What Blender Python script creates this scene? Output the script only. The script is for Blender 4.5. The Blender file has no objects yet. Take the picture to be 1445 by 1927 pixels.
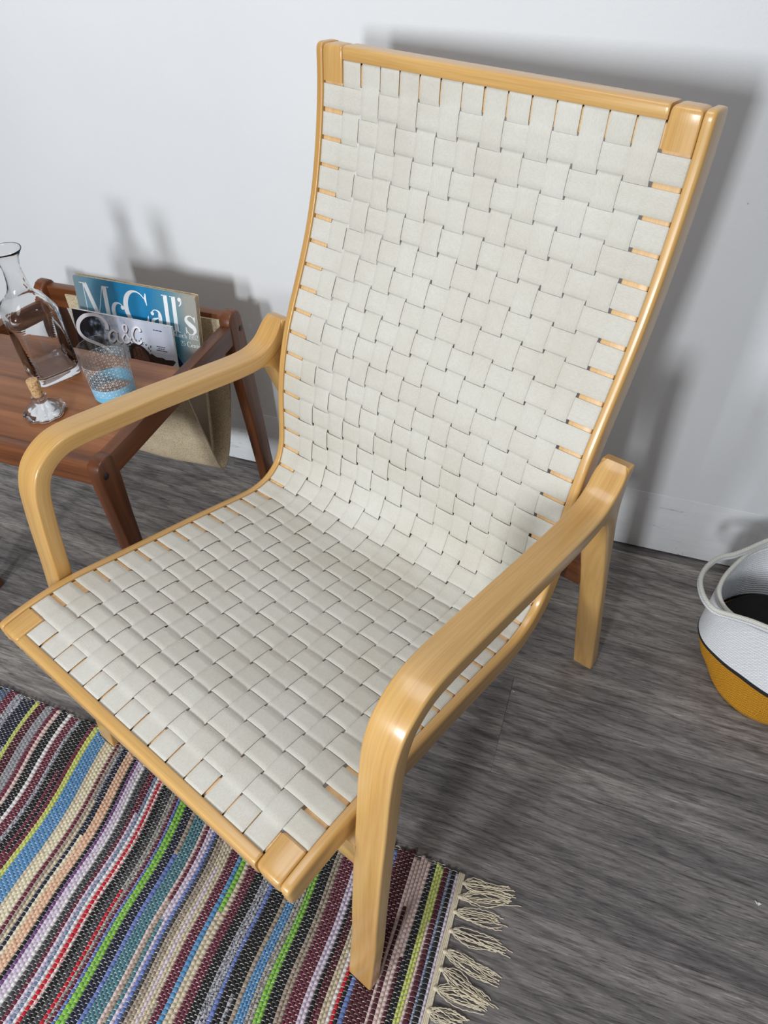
import bpy, bmesh, math, random
import numpy as np
from mathutils import Matrix, Vector

random.seed(7)
RNG = np.random.default_rng(11)
SC = bpy.context.scene
COL = SC.collection
PI = math.pi

# ------------------------------------------------------------------ camera
cam_d = bpy.data.cameras.new('camera')
cam = bpy.data.objects.new('camera', cam_d)
COL.objects.link(cam)
R_ = (0.9452435, 0.3257019, -0.0208065)
D_ = (0.2157534, -0.6714433, -0.7089530)
F_ = (-0.2448778, 0.6656442, -0.7049487)
C_ = (0.405589, -0.312389, 1.207816)
cam.matrix_world = Matrix(((R_[0], -D_[0], -F_[0], C_[0]),
                           (R_[1], -D_[1], -F_[1], C_[1]),
                           (R_[2], -D_[2], -F_[2], C_[2]),
                           (0, 0, 0, 1)))
cam_d.sensor_fit = 'VERTICAL'
cam_d.sensor_height = 36.0
cam_d.sensor_width = 27.0
cam_d.lens = 1340.69 / 1927.0 * 36.0
cam_d.clip_start = 0.02
SC.camera = cam

# ------------------------------------------------------------------ world, windows, added fill, exposure
W = bpy.data.worlds.new('world')
SC.world = W
W.use_nodes = True
bg = W.node_tree.nodes['Background']
bg.inputs[0].default_value = (0.97, 0.98, 1.0, 1)
bg.inputs[1].default_value = 0.12


def window_light(name, loc, target, sx, sy, power, color):
    l = bpy.data.lights.new(name, 'AREA')
    l.shape = 'RECTANGLE'
    l.size = sx
    l.size_y = sy
    l.energy = power
    l.color = color
    o = bpy.data.objects.new(name, l)
    COL.objects.link(o)
    o.location = loc
    d = Vector(target) - Vector(loc)
    o.rotation_euler = d.to_track_quat('-Z', 'Y').to_euler()
    return o


window_light('window_light', (-0.06, -2.31, 1.36), (0.0, 0.9, 0.7), 0.22, 0.48, 40, (0.93, 0.97, 1.0))
window_light('window_light', (-0.72, -1.91, 1.36), (0.0, 0.9, 0.7), 0.22, 0.48, 29.5, (0.93, 0.97, 1.0))
window_light('overhead_fill', (-0.1, 0.05, 2.55), (-0.1, 0.05, 0.0), 0.9, 0.9, 14, (0.98, 0.98, 1.0))  # added fill from above to lift upward faces, not a fixture of the room

SC.view_settings.view_transform = 'Standard'
SC.view_settings.look = 'None'
SC.view_settings.exposure = 0.0
SC.view_settings.gamma = 1.0
SC.view_settings.use_curve_mapping = False

# ------------------------------------------------------------------ materials


def srgb(r, g, b):
    def f(c):
        c /= 255.0
        return c / 12.92 if c <= 0.04045 else ((c + 0.055) / 1.055) ** 2.4
    return (f(r), f(g), f(b), 1.0)


def new_mat(name):
    m = bpy.data.materials.new(name)
    m.use_nodes = True
    return m, m.node_tree, m.node_tree.nodes['Principled BSDF']


def N(nt, kind, **kw):
    n = nt.nodes.new(kind)
    for k, v in kw.items():
        setattr(n, k, v)
    return n


def ramp(nt, fac, stops):
    r = N(nt, 'ShaderNodeValToRGB')
    e = r.color_ramp.elements
    while len(e) < len(stops):
        e.new(0.5)
    for i, (p, c) in enumerate(stops):
        e[i].position = p
        e[i].color = c
    nt.links.new(fac, r.inputs[0])
    return r.outputs[0]


def coords(nt, kind, scale, rnd=False):
    tc = N(nt, 'ShaderNodeTexCoord')
    mp = N(nt, 'ShaderNodeMapping')
    nt.links.new(tc.outputs[kind], mp.inputs[0])
    mp.inputs['Scale'].default_value = scale
    if rnd:
        oi = N(nt, 'ShaderNodeObjectInfo')
        mul = N(nt, 'ShaderNodeVectorMath', operation='SCALE')
        cb = N(nt, 'ShaderNodeCombineXYZ')
        for i in range(3):
            nt.links.new(oi.outputs['Random'], cb.inputs[i])
        nt.links.new(cb.outputs[0], mul.inputs[0])
        mul.inputs['Scale'].default_value = 37.0
        nt.links.new(mul.outputs[0], mp.inputs['Location'])
    return mp.outputs[0]


def noise(nt, vec, scale=1.0, detail=4.0, rough=0.55, dist=0.0):
    n = N(nt, 'ShaderNodeTexNoise')
    n.inputs['Scale'].default_value = scale
    n.inputs['Detail'].default_value = detail
    n.inputs['Roughness'].default_value = rough
    n.inputs['Distortion'].default_value = dist
    nt.links.new(vec, n.inputs['Vector'])
    return n.outputs[0]


def bump(nt, bsdf, h, strength, dist):
    b = N(nt, 'ShaderNodeBump')
    b.inputs['Strength'].default_value = strength
    b.inputs['Distance'].default_value = dist
    nt.links.new(h, b.inputs['Height'])
    nt.links.new(b.outputs[0], bsdf.inputs['Normal'])
    return b


def mixc(nt, fac, a, b, blend='MIX'):
    m = N(nt, 'ShaderNodeMix', data_type='RGBA', blend_type=blend)
    if isinstance(fac, float):
        m.inputs[0].default_value = fac
    else:
        nt.links.new(fac, m.inputs[0])
    for s, v in ((m.inputs[6], a), (m.inputs[7], b)):
        if isinstance(v, tuple):
            s.default_value = v
        else:
            nt.links.new(v, s)
    return m.outputs[2]


def math_n(nt, op, a, b=None):
    m = N(nt, 'ShaderNodeMath', operation=op)
    for i, v in enumerate((a, b)):
        if v is None:
            continue
        if isinstance(v, (int, float)):
            m.inputs[i].default_value = v
        else:
            nt.links.new(v, m.inputs[i])
    return m.outputs[0]


def wood(name, dark, mid, light, rough, gs=(2.2, 55, 1), coat=0.3, streak=None, bumpd=0.0002):
    m, nt, b = new_mat(name)
    v = coords(nt, 'UV', gs, rnd=True)
    n1 = noise(nt, v, 1.0, 5, 0.6, 0.4)
    c = ramp(nt, n1, [(0.3, dark), (0.5, mid), (0.72, light)])
    v2 = coords(nt, 'UV', (gs[0] * 5, gs[1] * 9, 1), rnd=True)
    n2 = noise(nt, v2, 1.0, 3, 0.6)
    c2 = ramp(nt, n2, [(0.35, (0.80, 0.78, 0.74, 1)), (0.6, (1, 1, 1, 1))])
    c = mixc(nt, 0.55, c, c2, 'MULTIPLY')
    if streak:
        v3 = coords(nt, 'UV', (1.3, 16, 1), rnd=True)
        n3 = noise(nt, v3, 1.0, 2, 0.5, 1.2)
        c3 = ramp(nt, n3, [(0.42, streak), (0.58, (1, 1, 1, 1))])
        c = mixc(nt, 0.6, c, c3, 'MULTIPLY')
    nt.links.new(c, b.inputs['Base Color'])
    b.inputs['Roughness'].default_value = rough
    b.inputs['Coat Weight'].default_value = coat
    b.inputs['Coat Roughness'].default_value = 0.18
    bump(nt, b, n2, 0.25, bumpd)
    return m


def plain(name, color, rough=0.6, metallic=0.0, coat=0.0, noise_amt=0.0, nscale=60.0):
    m, nt, b = new_mat(name)
    b.inputs['Base Color'].default_value = color
    b.inputs['Roughness'].default_value = rough
    b.inputs['Metallic'].default_value = metallic
    b.inputs['Coat Weight'].default_value = coat
    if noise_amt:
        v = coords(nt, 'Object', (nscale,) * 3)
        n = noise(nt, v, 1.0, 4, 0.6)
        dk = tuple(x * (1 - noise_amt) for x in color[:3]) + (1,)
        lt = tuple(min(1, x * (1 + noise_amt * 0.6)) for x in color[:3]) + (1,)
        nt.links.new(ramp(nt, n, [(0.3, dk), (0.7, lt)]), b.inputs['Base Color'])
    return m


def glass(name, color, rough=0.0, ior=1.38):
    m, nt, b = new_mat(name)
    b.inputs['Base Color'].default_value = color
    b.inputs['Roughness'].default_value = rough
    b.inputs['IOR'].default_value = ior
    b.inputs['Transmission Weight'].default_value = 1.0
    return m


M = {}
M['beech'] = wood('beech', srgb(196, 148, 82), srgb(208, 163, 97), srgb(215, 174, 110), 0.36, coat=0.4)
M['beech_core'] = wood('beech_core', srgb(212, 168, 114), srgb(224, 184, 132), srgb(230, 194, 146), 0.5, coat=0.1)
M['teak'] = wood('teak', srgb(80, 43, 21), srgb(116, 66, 34), srgb(142, 88, 50), 0.42, gs=(2.0, 40, 1), coat=0.12,
                 streak=(0.72, 0.66, 0.6, 1))
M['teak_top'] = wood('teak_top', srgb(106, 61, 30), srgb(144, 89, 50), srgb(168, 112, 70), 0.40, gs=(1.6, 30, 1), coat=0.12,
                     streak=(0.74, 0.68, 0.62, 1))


def webbing_mat():
    m, nt, b = new_mat('cotton_webbing')
    v = coords(nt, 'UV', (1, 1, 1))
    mp = N(nt, 'ShaderNodeMapping')
    nt.links.new(v, mp.inputs[0])
    mp.inputs['Rotation'].default_value = (0, 0, math.radians(28))
    w = N(nt, 'ShaderNodeTexWave', wave_type='BANDS', bands_direction='X')
    w.inputs['Scale'].default_value = 330.0
    w.inputs['Distortion'].default_value = 1.2
    w.inputs['Detail'].default_value = 2.0
    w.inputs['Detail Scale'].default_value = 2.0
    nt.links.new(mp.outputs[0], w.inputs['Vector'])
    v2 = coords(nt, 'UV', (900, 260, 1), rnd=True)
    fib = noise(nt, v2, 1.0, 3, 0.6)
    v3 = coords(nt, 'Object', (7, 7, 7))
    dirt = noise(nt, v3, 1.0, 5, 0.62)
    base = ramp(nt, dirt, [(0.3, srgb(204, 199, 187)), (0.55, srgb(213, 210, 201)), (0.75, srgb(218, 216, 209))])
    oi = N(nt, 'ShaderNodeObjectInfo')
    tint = ramp(nt, oi.outputs['Random'], [(0.0, (0.975, 0.97, 0.96, 1)), (1.0, (1, 1, 1, 1))])
    base = mixc(nt, 1.0, base, tint, 'MULTIPLY')
    fc = ramp(nt, fib, [(0.3, (0.86, 0.855, 0.84, 1)), (0.6, (1, 1, 1, 1))])
    base = mixc(nt, 0.7, base, fc, 'MULTIPLY')
    wc = ramp(nt, w.outputs[0], [(0.0, (0.92, 0.915, 0.90, 1)), (0.5, (1, 1, 1, 1))])
    base = mixc(nt, 0.75, base, wc, 'MULTIPLY')
    nt.links.new(base, b.inputs['Base Color'])
    b.inputs['Roughness'].default_value = 0.85
    b.inputs['Sheen Weight'].default_value = 0.15
    h = math_n(nt, 'ADD', w.outputs[0], fib)
    bump(nt, b, h, 0.30, 0.0003)
    return m


M['webbing'] = webbing_mat()


def wall_mat():
    m, nt, b = new_mat('painted_wall')
    v = coords(nt, 'Object', (1, 1, 1))
    n1 = noise(nt, v, 2.2, 4, 0.5)
    c = ramp(nt, n1, [(0.3, srgb(226, 228, 231)), (0.7, srgb(233, 234, 236))])
    # small knocks and specks in the paint
    v2 = coords(nt, 'Object', (9, 9, 9))
    vo = N(nt, 'ShaderNodeTexVoronoi', feature='F1')
    vo.inputs['Scale'].default_value = 1.0
    nt.links.new(v2, vo.inputs['Vector'])
    sp = ramp(nt, vo.outputs['Distance'], [(0.012, srgb(120, 116, 112)), (0.02, (1, 1, 1, 1))])
    c = mixc(nt, 0.6, c, sp, 'MULTIPLY')
    nt.links.new(c, b.inputs['Base Color'])
    b.inputs['Roughness'].default_value = 0.62
    n2 = noise(nt, v, 260, 3, 0.55)
    n3 = noise(nt, v, 40, 3, 0.5)
    bump(nt, b, math_n(nt, 'ADD', n2, n3), 0.12, 0.002)
    return m


M['wall'] = wall_mat()


def baseboard_mat():
    m, nt, b = new_mat('painted_baseboard')
    v = coords(nt, 'Object', (1, 1, 1))
    n1 = noise(nt, coords(nt, 'Object', (14, 14, 60)), 1.0, 6, 0.7)
    c = ramp(nt, n1, [(0.27, srgb(150, 146, 140)), (0.36, srgb(226, 228, 231)), (0.7, srgb(234, 235, 237))])
    # scuffs gather near the floor
    sx = N(nt, 'ShaderNodeSeparateXYZ')
    nt.links.new(v, sx.inputs[0])
    n2 = noise(nt, coords(nt, 'Object', (45, 45, 110)), 1.0, 5, 0.75)
    h = math_n(nt, 'SUBTRACT', n2, math_n(nt, 'MULTIPLY', sx.outputs[2], 2.2))
    sc = ramp(nt, h, [(0.62, (1, 1, 1, 1)), (0.66, srgb(70, 66, 62))])
    c = mixc(nt, 1.0, c, sc, 'MULTIPLY')
    nt.links.new(c, b.inputs['Base Color'])
    b.inputs['Roughness'].default_value = 0.5
    bump(nt, b, noise(nt, v, 60, 4, 0.6), 0.15, 0.002)
    return m


M['baseboard'] = baseboard_mat()


def floor_mat():
    m, nt, b = new_mat('vinyl_plank')
    v = coords(nt, 'Object', (1.5, 17, 1), rnd=True)
    n1 = noise(nt, v, 1.0, 8, 0.68, 1.2)
    c = ramp(nt, n1, [(0.26, srgb(88, 83, 83)), (0.42, srgb(122, 117, 116)), (0.56, srgb(146, 141, 138)), (0.74, srgb(174, 170, 164))])
    # growth rings and knots
    v1 = coords(nt, 'Object', (1.1, 6.5, 1), rnd=True)
    wv = N(nt, 'ShaderNodeTexWave', wave_type='RINGS', rings_direction='SPHERICAL')
    wv.inputs['Scale'].default_value = 3.0
    wv.inputs['Distortion'].default_value = 9.0
    wv.inputs['Detail'].default_value = 3.0
    wv.inputs['Detail Scale'].default_value = 1.2
    nt.links.new(v1, wv.inputs['Vector'])
    wc = ramp(nt, wv.outputs[0], [(0.0, (0.58, 0.57, 0.57, 1)), (0.30, (1, 1, 1, 1))])
    c = mixc(nt, 0.7, c, wc, 'MULTIPLY')
    v2 = coords(nt, 'Object', (9, 190, 1), rnd=True)
    n2 = noise(nt, v2, 1.0, 4, 0.7, 0.5)
    c2 = ramp(nt, n2, [(0.33, (0.45, 0.44, 0.44, 1)), (0.50, (1, 1, 1, 1)), (0.66, (1.0, 1.0, 1.0, 1)), (0.74, (1.5, 1.5, 1.5, 1))])
    c = mixc(nt, 0.75, c, c2, 'MULTIPLY')
    v4 = coords(nt, 'Object', (3.0, 9, 1), rnd=True)
    n4 = noise(nt, v4, 1.0, 3, 0.5, 2.0)
    c4 = ramp(nt, n4, [(0.25, (0.45, 0.44, 0.45, 1)), (0.40, (1, 1, 1, 1))])
    c = mixc(nt, 0.7, c, c4, 'MULTIPLY')
    n5 = noise(nt, coords(nt, 'Object', (34, 520, 1), rnd=True), 1.0, 3, 0.7, 0.3)
    c5 = ramp(nt, n5, [(0.36, (0.42, 0.41, 0.41, 1)), (0.48, (1, 1, 1, 1)), (0.60, (1, 1, 1, 1)), (0.68, (1.7, 1.69, 1.67, 1))])
    c = mixc(nt, 0.9, c, c5, 'MULTIPLY')
    oi = N(nt, 'ShaderNodeObjectInfo')
    tint = ramp(nt, oi.outputs['Random'], [(0.0, (0.76, 0.75, 0.76, 1)), (1.0, (1.16, 1.15, 1.12, 1))])
    c = mixc(nt, 1.0, c, tint, 'MULTIPLY')
    nt.links.new(c, b.inputs['Base Color'])
    r = ramp(nt, n2, [(0.3, (0.62, 0.62, 0.62, 1)), (0.7, (0.46, 0.46, 0.46, 1))])
    nt.links.new(r, b.inputs['Roughness'])
    b.inputs['Specular IOR Level'].default_value = 0.35
    bump(nt, b, n2, 0.35, 0.0006)
    return m


M['floor'] = floor_mat()
M['gap'] = plain('dark_gap', srgb(22, 20, 20), 0.9)


def jute_mat():
    m, nt, b = new_mat('jute_felt')
    v = coords(nt, 'Object', (1, 1, 1))
    n1 = noise(nt, v, 420, 4, 0.7)
    n2 = noise(nt, v, 28, 4, 0.6)
    c = ramp(nt, n1, [(0.30, srgb(134, 110, 80)), (0.46, srgb(196, 178, 148)), (0.70, srgb(222, 208, 182))])
    c2 = ramp(nt, n2, [(0.3, (0.82, 0.80, 0.78, 1)), (0.65, (1, 1, 1, 1))])
    nt.links.new(mixc(nt, 0.8, c, c2, 'MULTIPLY'), b.inputs['Base Color'])
    b.inputs['Roughness'].default_value = 0.95
    bump(nt, b, n1, 0.5, 0.001)
    return m


M['jute'] = jute_mat()
M['black_cap'] = plain('black_cap', srgb(26, 20, 18), 0.4)
M['glass'] = glass('clear_glass', (1.0, 1.0, 1.0, 1))


def thin_glass(name):
    m, nt, b = new_mat(name)
    out = nt.nodes['Material Output']
    tr = N(nt, 'ShaderNodeBsdfTransparent')
    tr.inputs[0].default_value = (0.97, 0.985, 0.985, 1)
    gl = N(nt, 'ShaderNodeBsdfGlossy')
    gl.inputs['Roughness'].default_value = 0.02
    lw = N(nt, 'ShaderNodeLayerWeight')
    lw.inputs[0].default_value = 0.5
    fac = math_n(nt, 'ADD', math_n(nt, 'MULTIPLY', math_n(nt, 'POWER', lw.outputs['Facing'], 4.0), 0.75), 0.04)
    mx = N(nt, 'ShaderNodeMixShader')
    nt.links.new(fac, mx.inputs[0])
    nt.links.new(tr.outputs[0], mx.inputs[1])
    nt.links.new(gl.outputs[0], mx.inputs[2])
    nt.links.new(mx.outputs[0], out.inputs[0])
    return m


M['glass_thin'] = thin_glass('tumbler_glass')


def cork_mat():
    m, nt, b = new_mat('cork')
    v = coords(nt, 'Object', (1, 1, 1))
    n1 = noise(nt, v, 330, 4, 0.7)
    c = ramp(nt, n1, [(0.33, srgb(96, 66, 40)), (0.46, srgb(196, 156, 108)), (0.7, srgb(222, 190, 146))])
    nt.links.new(c, b.inputs['Base Color'])
    b.inputs['Roughness'].default_value = 0.85
    bump(nt, b, n1, 0.5, 0.001)
    return m


M['cork'] = cork_mat()
M['white_print'] = plain('white_print', srgb(240, 242, 244), 0.5)
M['blue_print'] = plain('blue_glaze', srgb(116, 186, 220), 0.35)
M['pages'] = plain('aged_pages', srgb(196, 178, 146), 0.8, noise_amt=0.25, nscale=220)
M['pages_white'] = plain('magazine_pages', srgb(226, 224, 220), 0.6)
M['navy_print'] = plain('navy_print', srgb(16, 52, 86), 0.4)
M['light_blue_print'] = plain('light_blue_print', srgb(116, 170, 200), 0.4)
M['shadow_print'] = plain('dark_print', srgb(34, 34, 46), 0.4)
M['lavender_white'] = plain('lavender_white_print', srgb(236, 232, 240), 0.4)
M['hair_print'] = plain('brown_print', srgb(112, 78, 64), 0.4, noise_amt=0.5, nscale=300)
M['hair_dark'] = plain('dark_brown_print', srgb(46, 32, 30), 0.4)
M['skin_print'] = plain('beige_print', srgb(206, 176, 160), 0.4)
M['leaf_print'] = plain('leaf_green_print', srgb(52, 70, 52), 0.4)
M['leaf_print2'] = plain('leaf_pale_print', srgb(120, 138, 112), 0.4)


def cover_mat_blue():
    m, nt, b = new_mat('blue_cover')
    tc = N(nt, 'ShaderNodeTexCoord')
    sx = N(nt, 'ShaderNodeSeparateXYZ')
    nt.links.new(tc.outputs['UV'], sx.inputs[0])
    n1 = noise(nt, coords(nt, 'UV', (3, 5, 1)), 1.0, 4, 0.6)
    u = math_n(nt, 'ADD', sx.outputs[0], math_n(nt, 'MULTIPLY', math_n(nt, 'SUBTRACT', n1, 0.5), 0.16))
    c = ramp(nt, u, [(0.0, srgb(142, 164, 172)), (0.16, srgb(96, 152, 180)), (0.36, srgb(30, 134, 184)),
                     (0.62, srgb(20, 122, 172)), (0.80, srgb(84, 142, 164)), (0.93, srgb(160, 160, 152))])
    # printed picture turns grey in the lower third
    cl = ramp(nt, sx.outputs[1], [(0.50, (1, 1, 1, 1)), (0.60, (0, 0, 0, 1))])
    c = mixc(nt, cl, c, srgb(150, 138, 122))
    n2 = noise(nt, coords(nt, 'UV', (60, 80, 1)), 1.0, 4, 0.7)
    c2 = ramp(nt, n2, [(0.3, (0.86, 0.88, 0.9, 1)), (0.6, (1, 1, 1, 1))])
    c = mixc(nt, 0.6, c, c2, 'MULTIPLY')
    nt.links.new(c, b.inputs['Base Color'])
    b.inputs['Roughness'].default_value = 0.42
    return m


M['cover_blue'] = cover_mat_blue()


def cover_mat_sky():
    m, nt, b = new_mat('pale_cover')
    tc = N(nt, 'ShaderNodeTexCoord')
    sx = N(nt, 'ShaderNodeSeparateXYZ')
    nt.links.new(tc.outputs['UV'], sx.inputs[0])
    n1 = noise(nt, coords(nt, 'UV', (13, 11, 1)), 1.0, 3, 0.5)
    # dark foliage at the left of the picture
    k = math_n(nt, 'ADD', sx.outputs[0], math_n(nt, 'MULTIPLY', math_n(nt, 'SUBTRACT', n1, 0.5), 1.1))
    fol = ramp(nt, k, [(0.12, srgb(24, 24, 32)), (0.24, srgb(70, 80, 98)), (0.34, srgb(168, 182, 206)), (0.45, srgb(198, 202, 218))])
    low = ramp(nt, sx.outputs[1], [(0.60, srgb(28, 24, 24)), (0.70, (1, 1, 1, 1))])
    lm = ramp(nt, sx.outputs[0], [(0.34, (1, 1, 1, 1)), (0.44, (0, 0, 0, 1))])
    c = mixc(nt, lm, fol, mixc(nt, 1.0, fol, low, 'MULTIPLY'))
    nt.links.new(c, b.inputs['Base Color'])
    b.inputs['Roughness'].default_value = 0.3
    return m


M['cover_sky'] = cover_mat_sky()


def rope_mat(name, dark, light, rs=700.0):
    m, nt, b = new_mat(name)
    v = coords(nt, 'UV', (1, 1, 1))
    mp = N(nt, 'ShaderNodeMapping')
    nt.links.new(v, mp.inputs[0])
    mp.inputs['Rotation'].default_value = (0, 0, math.radians(40))
    w = N(nt, 'ShaderNodeTexWave', wave_type='BANDS', bands_direction='X')
    w.inputs['Scale'].default_value = rs / 6.28
    w.inputs['Distortion'].default_value = 3.0
    w.inputs['Detail'].default_value = 2.0
    nt.links.new(mp.outputs[0], w.inputs['Vector'])
    n1 = noise(nt, coords(nt, 'UV', (600, 600, 1)), 1.0, 3, 0.7)
    f = math_n(nt, 'ADD', math_n(nt, 'MULTIPLY', w.outputs[0], 0.6), math_n(nt, 'MULTIPLY', n1, 0.5))
    nt.links.new(ramp(nt, f, [(0.2, dark), (0.6, light)]), b.inputs['Base Color'])
    b.inputs['Roughness'].default_value = 0.9
    bump(nt, b, f, 0.5, 0.0012)
    return m


M['rope_white'] = rope_mat('white_cotton_rope', srgb(196, 198, 202), srgb(232, 233, 236))
M['rope_yellow'] = rope_mat('mustard_cotton_rope', srgb(120, 72, 8), srgb(206, 146, 26), 900)
M['rope_black'] = rope_mat('black_cotton_rope', srgb(16, 16, 18), srgb(34, 33, 36))
M['rope_rim'] = rope_mat('cream_cotton_rope', srgb(186, 184, 176), srgb(224, 223, 216))
M['black_cloth'] = plain('black_cloth', srgb(17, 16, 17), 0.95, noise_amt=0.4, nscale=90)
M['cream_thread'] = plain('cream_thread', srgb(216, 204, 180), 0.9, noise_amt=0.12, nscale=500)
M['warp'] = plain('white_warp_thread', srgb(226, 222, 212), 0.9)
M['paper_bit'] = plain('paper_bit', srgb(224, 220, 214), 0.8)


def rag(name, a, b2=None):
    m, nt, b = new_mat('rag_' + name)
    v = coords(nt, 'Object', (1, 1, 1))
    n1 = noise(nt, v, 900 if b2 is None else 340, 3, 0.65)
    a1 = tuple(x * 0.62 for x in a[:3]) + (1,)
    b1 = tuple(min(1, x * 1.18) for x in a[:3]) + (1,)
    st = [(0.3, a1), (0.6, b1)] if b2 is None else [(0.40, a), (0.52, b2)]
    nt.links.new(ramp(nt, n1, st), b.inputs['Base Color'])
    b.inputs['Roughness'].default_value = 0.92
    b.inputs['Sheen Weight'].default_value = 0.1
    bump(nt, b, noise(nt, v, 1300, 2, 0.6), 0.3, 0.0006)
    return m


RAG = {
    'black': rag('black', srgb(24, 24, 28)), 'navy': rag('navy', srgb(30, 34, 56)), 'maroon': rag('maroon', srgb(104, 36, 56)),
    'wine': rag('wine', srgb(78, 22, 36)), 'lime': rag('lime', srgb(196, 204, 104)), 'green': rag('green', srgb(126, 184, 66)),
    'lavender': rag('lavender', srgb(208, 194, 212)), 'white': rag('white', srgb(222, 218, 218)), 'pink': rag('pink', srgb(214, 188, 182)),
    'taupe': rag('taupe', srgb(158, 142, 126)), 'beige': rag('beige', srgb(202, 188, 162)), 'cream': rag('cream', srgb(222, 212, 184)),
    'blue': rag('blue', srgb(84, 138, 184)), 'peri': rag('periwinkle', srgb(98, 118, 180)), 'slate': rag('slate', srgb(82, 98, 124)),
    'teal': rag('teal', srgb(74, 122, 134)), 'charcoal': rag('charcoal', srgb(66, 66, 70)), 'grey': rag('grey', srgb(146, 146, 152)),
    'red': rag('red', srgb(190, 26, 46)), 'peach': rag('peach', srgb(222, 182, 152)), 'purple': rag('purple', srgb(112, 70, 122)),
    'mix': rag('black_white_mix', srgb(32, 32, 40), srgb(176, 176, 186)), 'greymix': rag('grey_mix', srgb(92, 90, 90), srgb(172, 166, 158)),
    'redmix': rag('red_white_mix', srgb(196, 40, 60), srgb(230, 222, 218)), 'greenmix': rag('green_cream_mix', srgb(140, 180, 90), srgb(222, 216, 190)),
    'bluemix': rag('blue_grey_mix', srgb(74, 96, 146), srgb(140, 150, 168)),
}

# ------------------------------------------------------------------ builders


def link(o, parent=None):
    COL.objects.link(o)
    if parent is not None:
        o.parent = parent
    return o


def tag(o, label=None, cat=None, group=None, kind=None):
    if label:
        o['label'] = label
    if cat:
        o['category'] = cat
    if group:
        o['group'] = group
    if kind:
        o['kind'] = kind
    return o


def empty(name, loc=(0, 0, 0), rot=(0, 0, 0)):
    o = bpy.data.objects.new(name, None)
    o.empty_display_size = 0.05
    COL.objects.link(o)
    o.location = loc
    o.rotation_euler = rot
    return o


def mesh(name, verts, faces, mat, parent=None, uv=None, smooth=True, sharp=None, mats=None, midx=None):
    me = bpy.data.meshes.new(name)
    if isinstance(verts, np.ndarray):
        verts = verts.tolist()
    if isinstance(faces, np.ndarray):
        faces = faces.tolist()
    me.from_pydata(verts, [], faces)
    for mm in (mats if mats else [mat]):
        me.materials.append(mm)
    if midx is not None:
        me.polygons.foreach_set('material_index', np.asarray(midx, dtype=np.int32))
    if uv is not None:
        l = me.uv_layers.new(name='UVMap')
        li = np.empty(len(me.loops), dtype=np.int32)
        me.loops.foreach_get('vertex_index', li)
        l.data.foreach_set('uv', np.asarray(uv, dtype=np.float32)[li].ravel())
    if smooth:
        me.polygons.foreach_set('use_smooth', np.ones(len(me.polygons), dtype=bool))
        if sharp:
            me.set_sharp_from_angle(angle=math.radians(sharp))
    me.update()
    o = bpy.data.objects.new(name, me)
    link(o, parent)
    return o


def fix_normals(o):
    bm = bmesh.new()
    bm.from_mesh(o.data)
    bmesh.ops.recalc_face_normals(bm, faces=bm.faces)
    bm.to_mesh(o.data)
    bm.free()
    return o


def box(name, lo, hi, mat, parent=None, bev=0.002, axis=None, seg=2):
    bm = bmesh.new()
    lo = Vector(lo)
    hi = Vector(hi)
    bmesh.ops.create_cube(bm, size=1.0)
    for v in bm.verts:
        v.co = Vector((lo[i] + (v.co[i] + 0.5) * (hi[i] - lo[i]) for i in range(3)))
    if bev:
        bmesh.ops.bevel(bm, geom=list(bm.edges), offset=bev, segments=seg, profile=0.6, affect='EDGES')
    if axis is None:
        d = hi - lo
        axis = max(range(3), key=lambda i: d[i])
    uvl = bm.loops.layers.uv.new('UVMap')
    oth = [i for i in range(3) if i != axis]
    for f in bm.faces:
        f.smooth = True
        for l in f.loops:
            c = l.vert.co
            l[uvl].uv = (c[axis], c[oth[0]] + c[oth[1]])
    bmesh.ops.recalc_face_normals(bm, faces=bm.faces)
    me = bpy.data.meshes.new(name)
    bm.to_mesh(me)
    bm.free()
    me.materials.append(mat)
    me.set_sharp_from_angle(angle=math.radians(40))
    return link(bpy.data.objects.new(name, me), parent)


def loft(name, rings, mat, parent=None, cap=True, closed=True, smooth=True, sharp=40, loop=False, uscale=1.0, flipuv=False):
    """rings: (n, k, 3) closed cross sections joined in order."""
    R = np.asarray(rings, dtype=float)
    n, k = R.shape[:2]
    V = R.reshape(-1, 3)
    ctr = R.mean(axis=1)
    u = np.r_[0, np.cumsum(np.linalg.norm(np.diff(ctr, axis=0), axis=1))]
    if u[-1] < 1e-6:
        u = np.arange(n) * 0.001
    per = np.linalg.norm(np.roll(R, -1, axis=1) - R, axis=2).max(axis=0)
    v = np.r_[0, np.cumsum(per)[:-1]]
    uv = np.stack(np.broadcast_arrays(u[:, None] * uscale, v[None, :]), -1).reshape(-1, 2)
    F = []
    kk = k if closed else k - 1
    nn = n if loop else n - 1
    for i in range(nn):
        a = i * k
        b = ((i + 1) % n) * k
        for j in range(kk):
            j2 = (j + 1) % k
            F.append((a + j, a + j2, b + j2, b + j))
    if cap and not loop:
        F.append(tuple(range(k - 1, -1, -1)))
        F.append(tuple((n - 1) * k + j for j in range(k)))
    o = mesh(name, V, F, mat, parent, uv=uv[:, ::-1] if flipuv else uv, smooth=False)
    fix_normals(o)
    if smooth:
        o.data.polygons.foreach_set('use_smooth', np.ones(len(o.data.polygons), dtype=bool))
        if sharp:
            o.data.set_sharp_from_angle(angle=math.radians(sharp))
    return o


def rrect(w, h, r, seg=4):
    """closed rounded rectangle loop, centred, ccw, r per corner (tr, tl, bl, br) or one value"""
    if not isinstance(r, (tuple, list)):
        r = (r,) * 4
    out = []
    for (sx, sy, a0), rr in zip(((1, 1, 0), (-1, 1, 90), (-1, -1, 180), (1, -1, 270)), r):
        cx, cy = sx * (w / 2 - rr), sy * (h / 2 - rr)
        for i in range(seg + 1):
            a = math.radians(a0 + 90 * i / seg)
            out.append((cx + rr * math.cos(a), cy + rr * math.sin(a)))
    return np.array(out)


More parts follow.
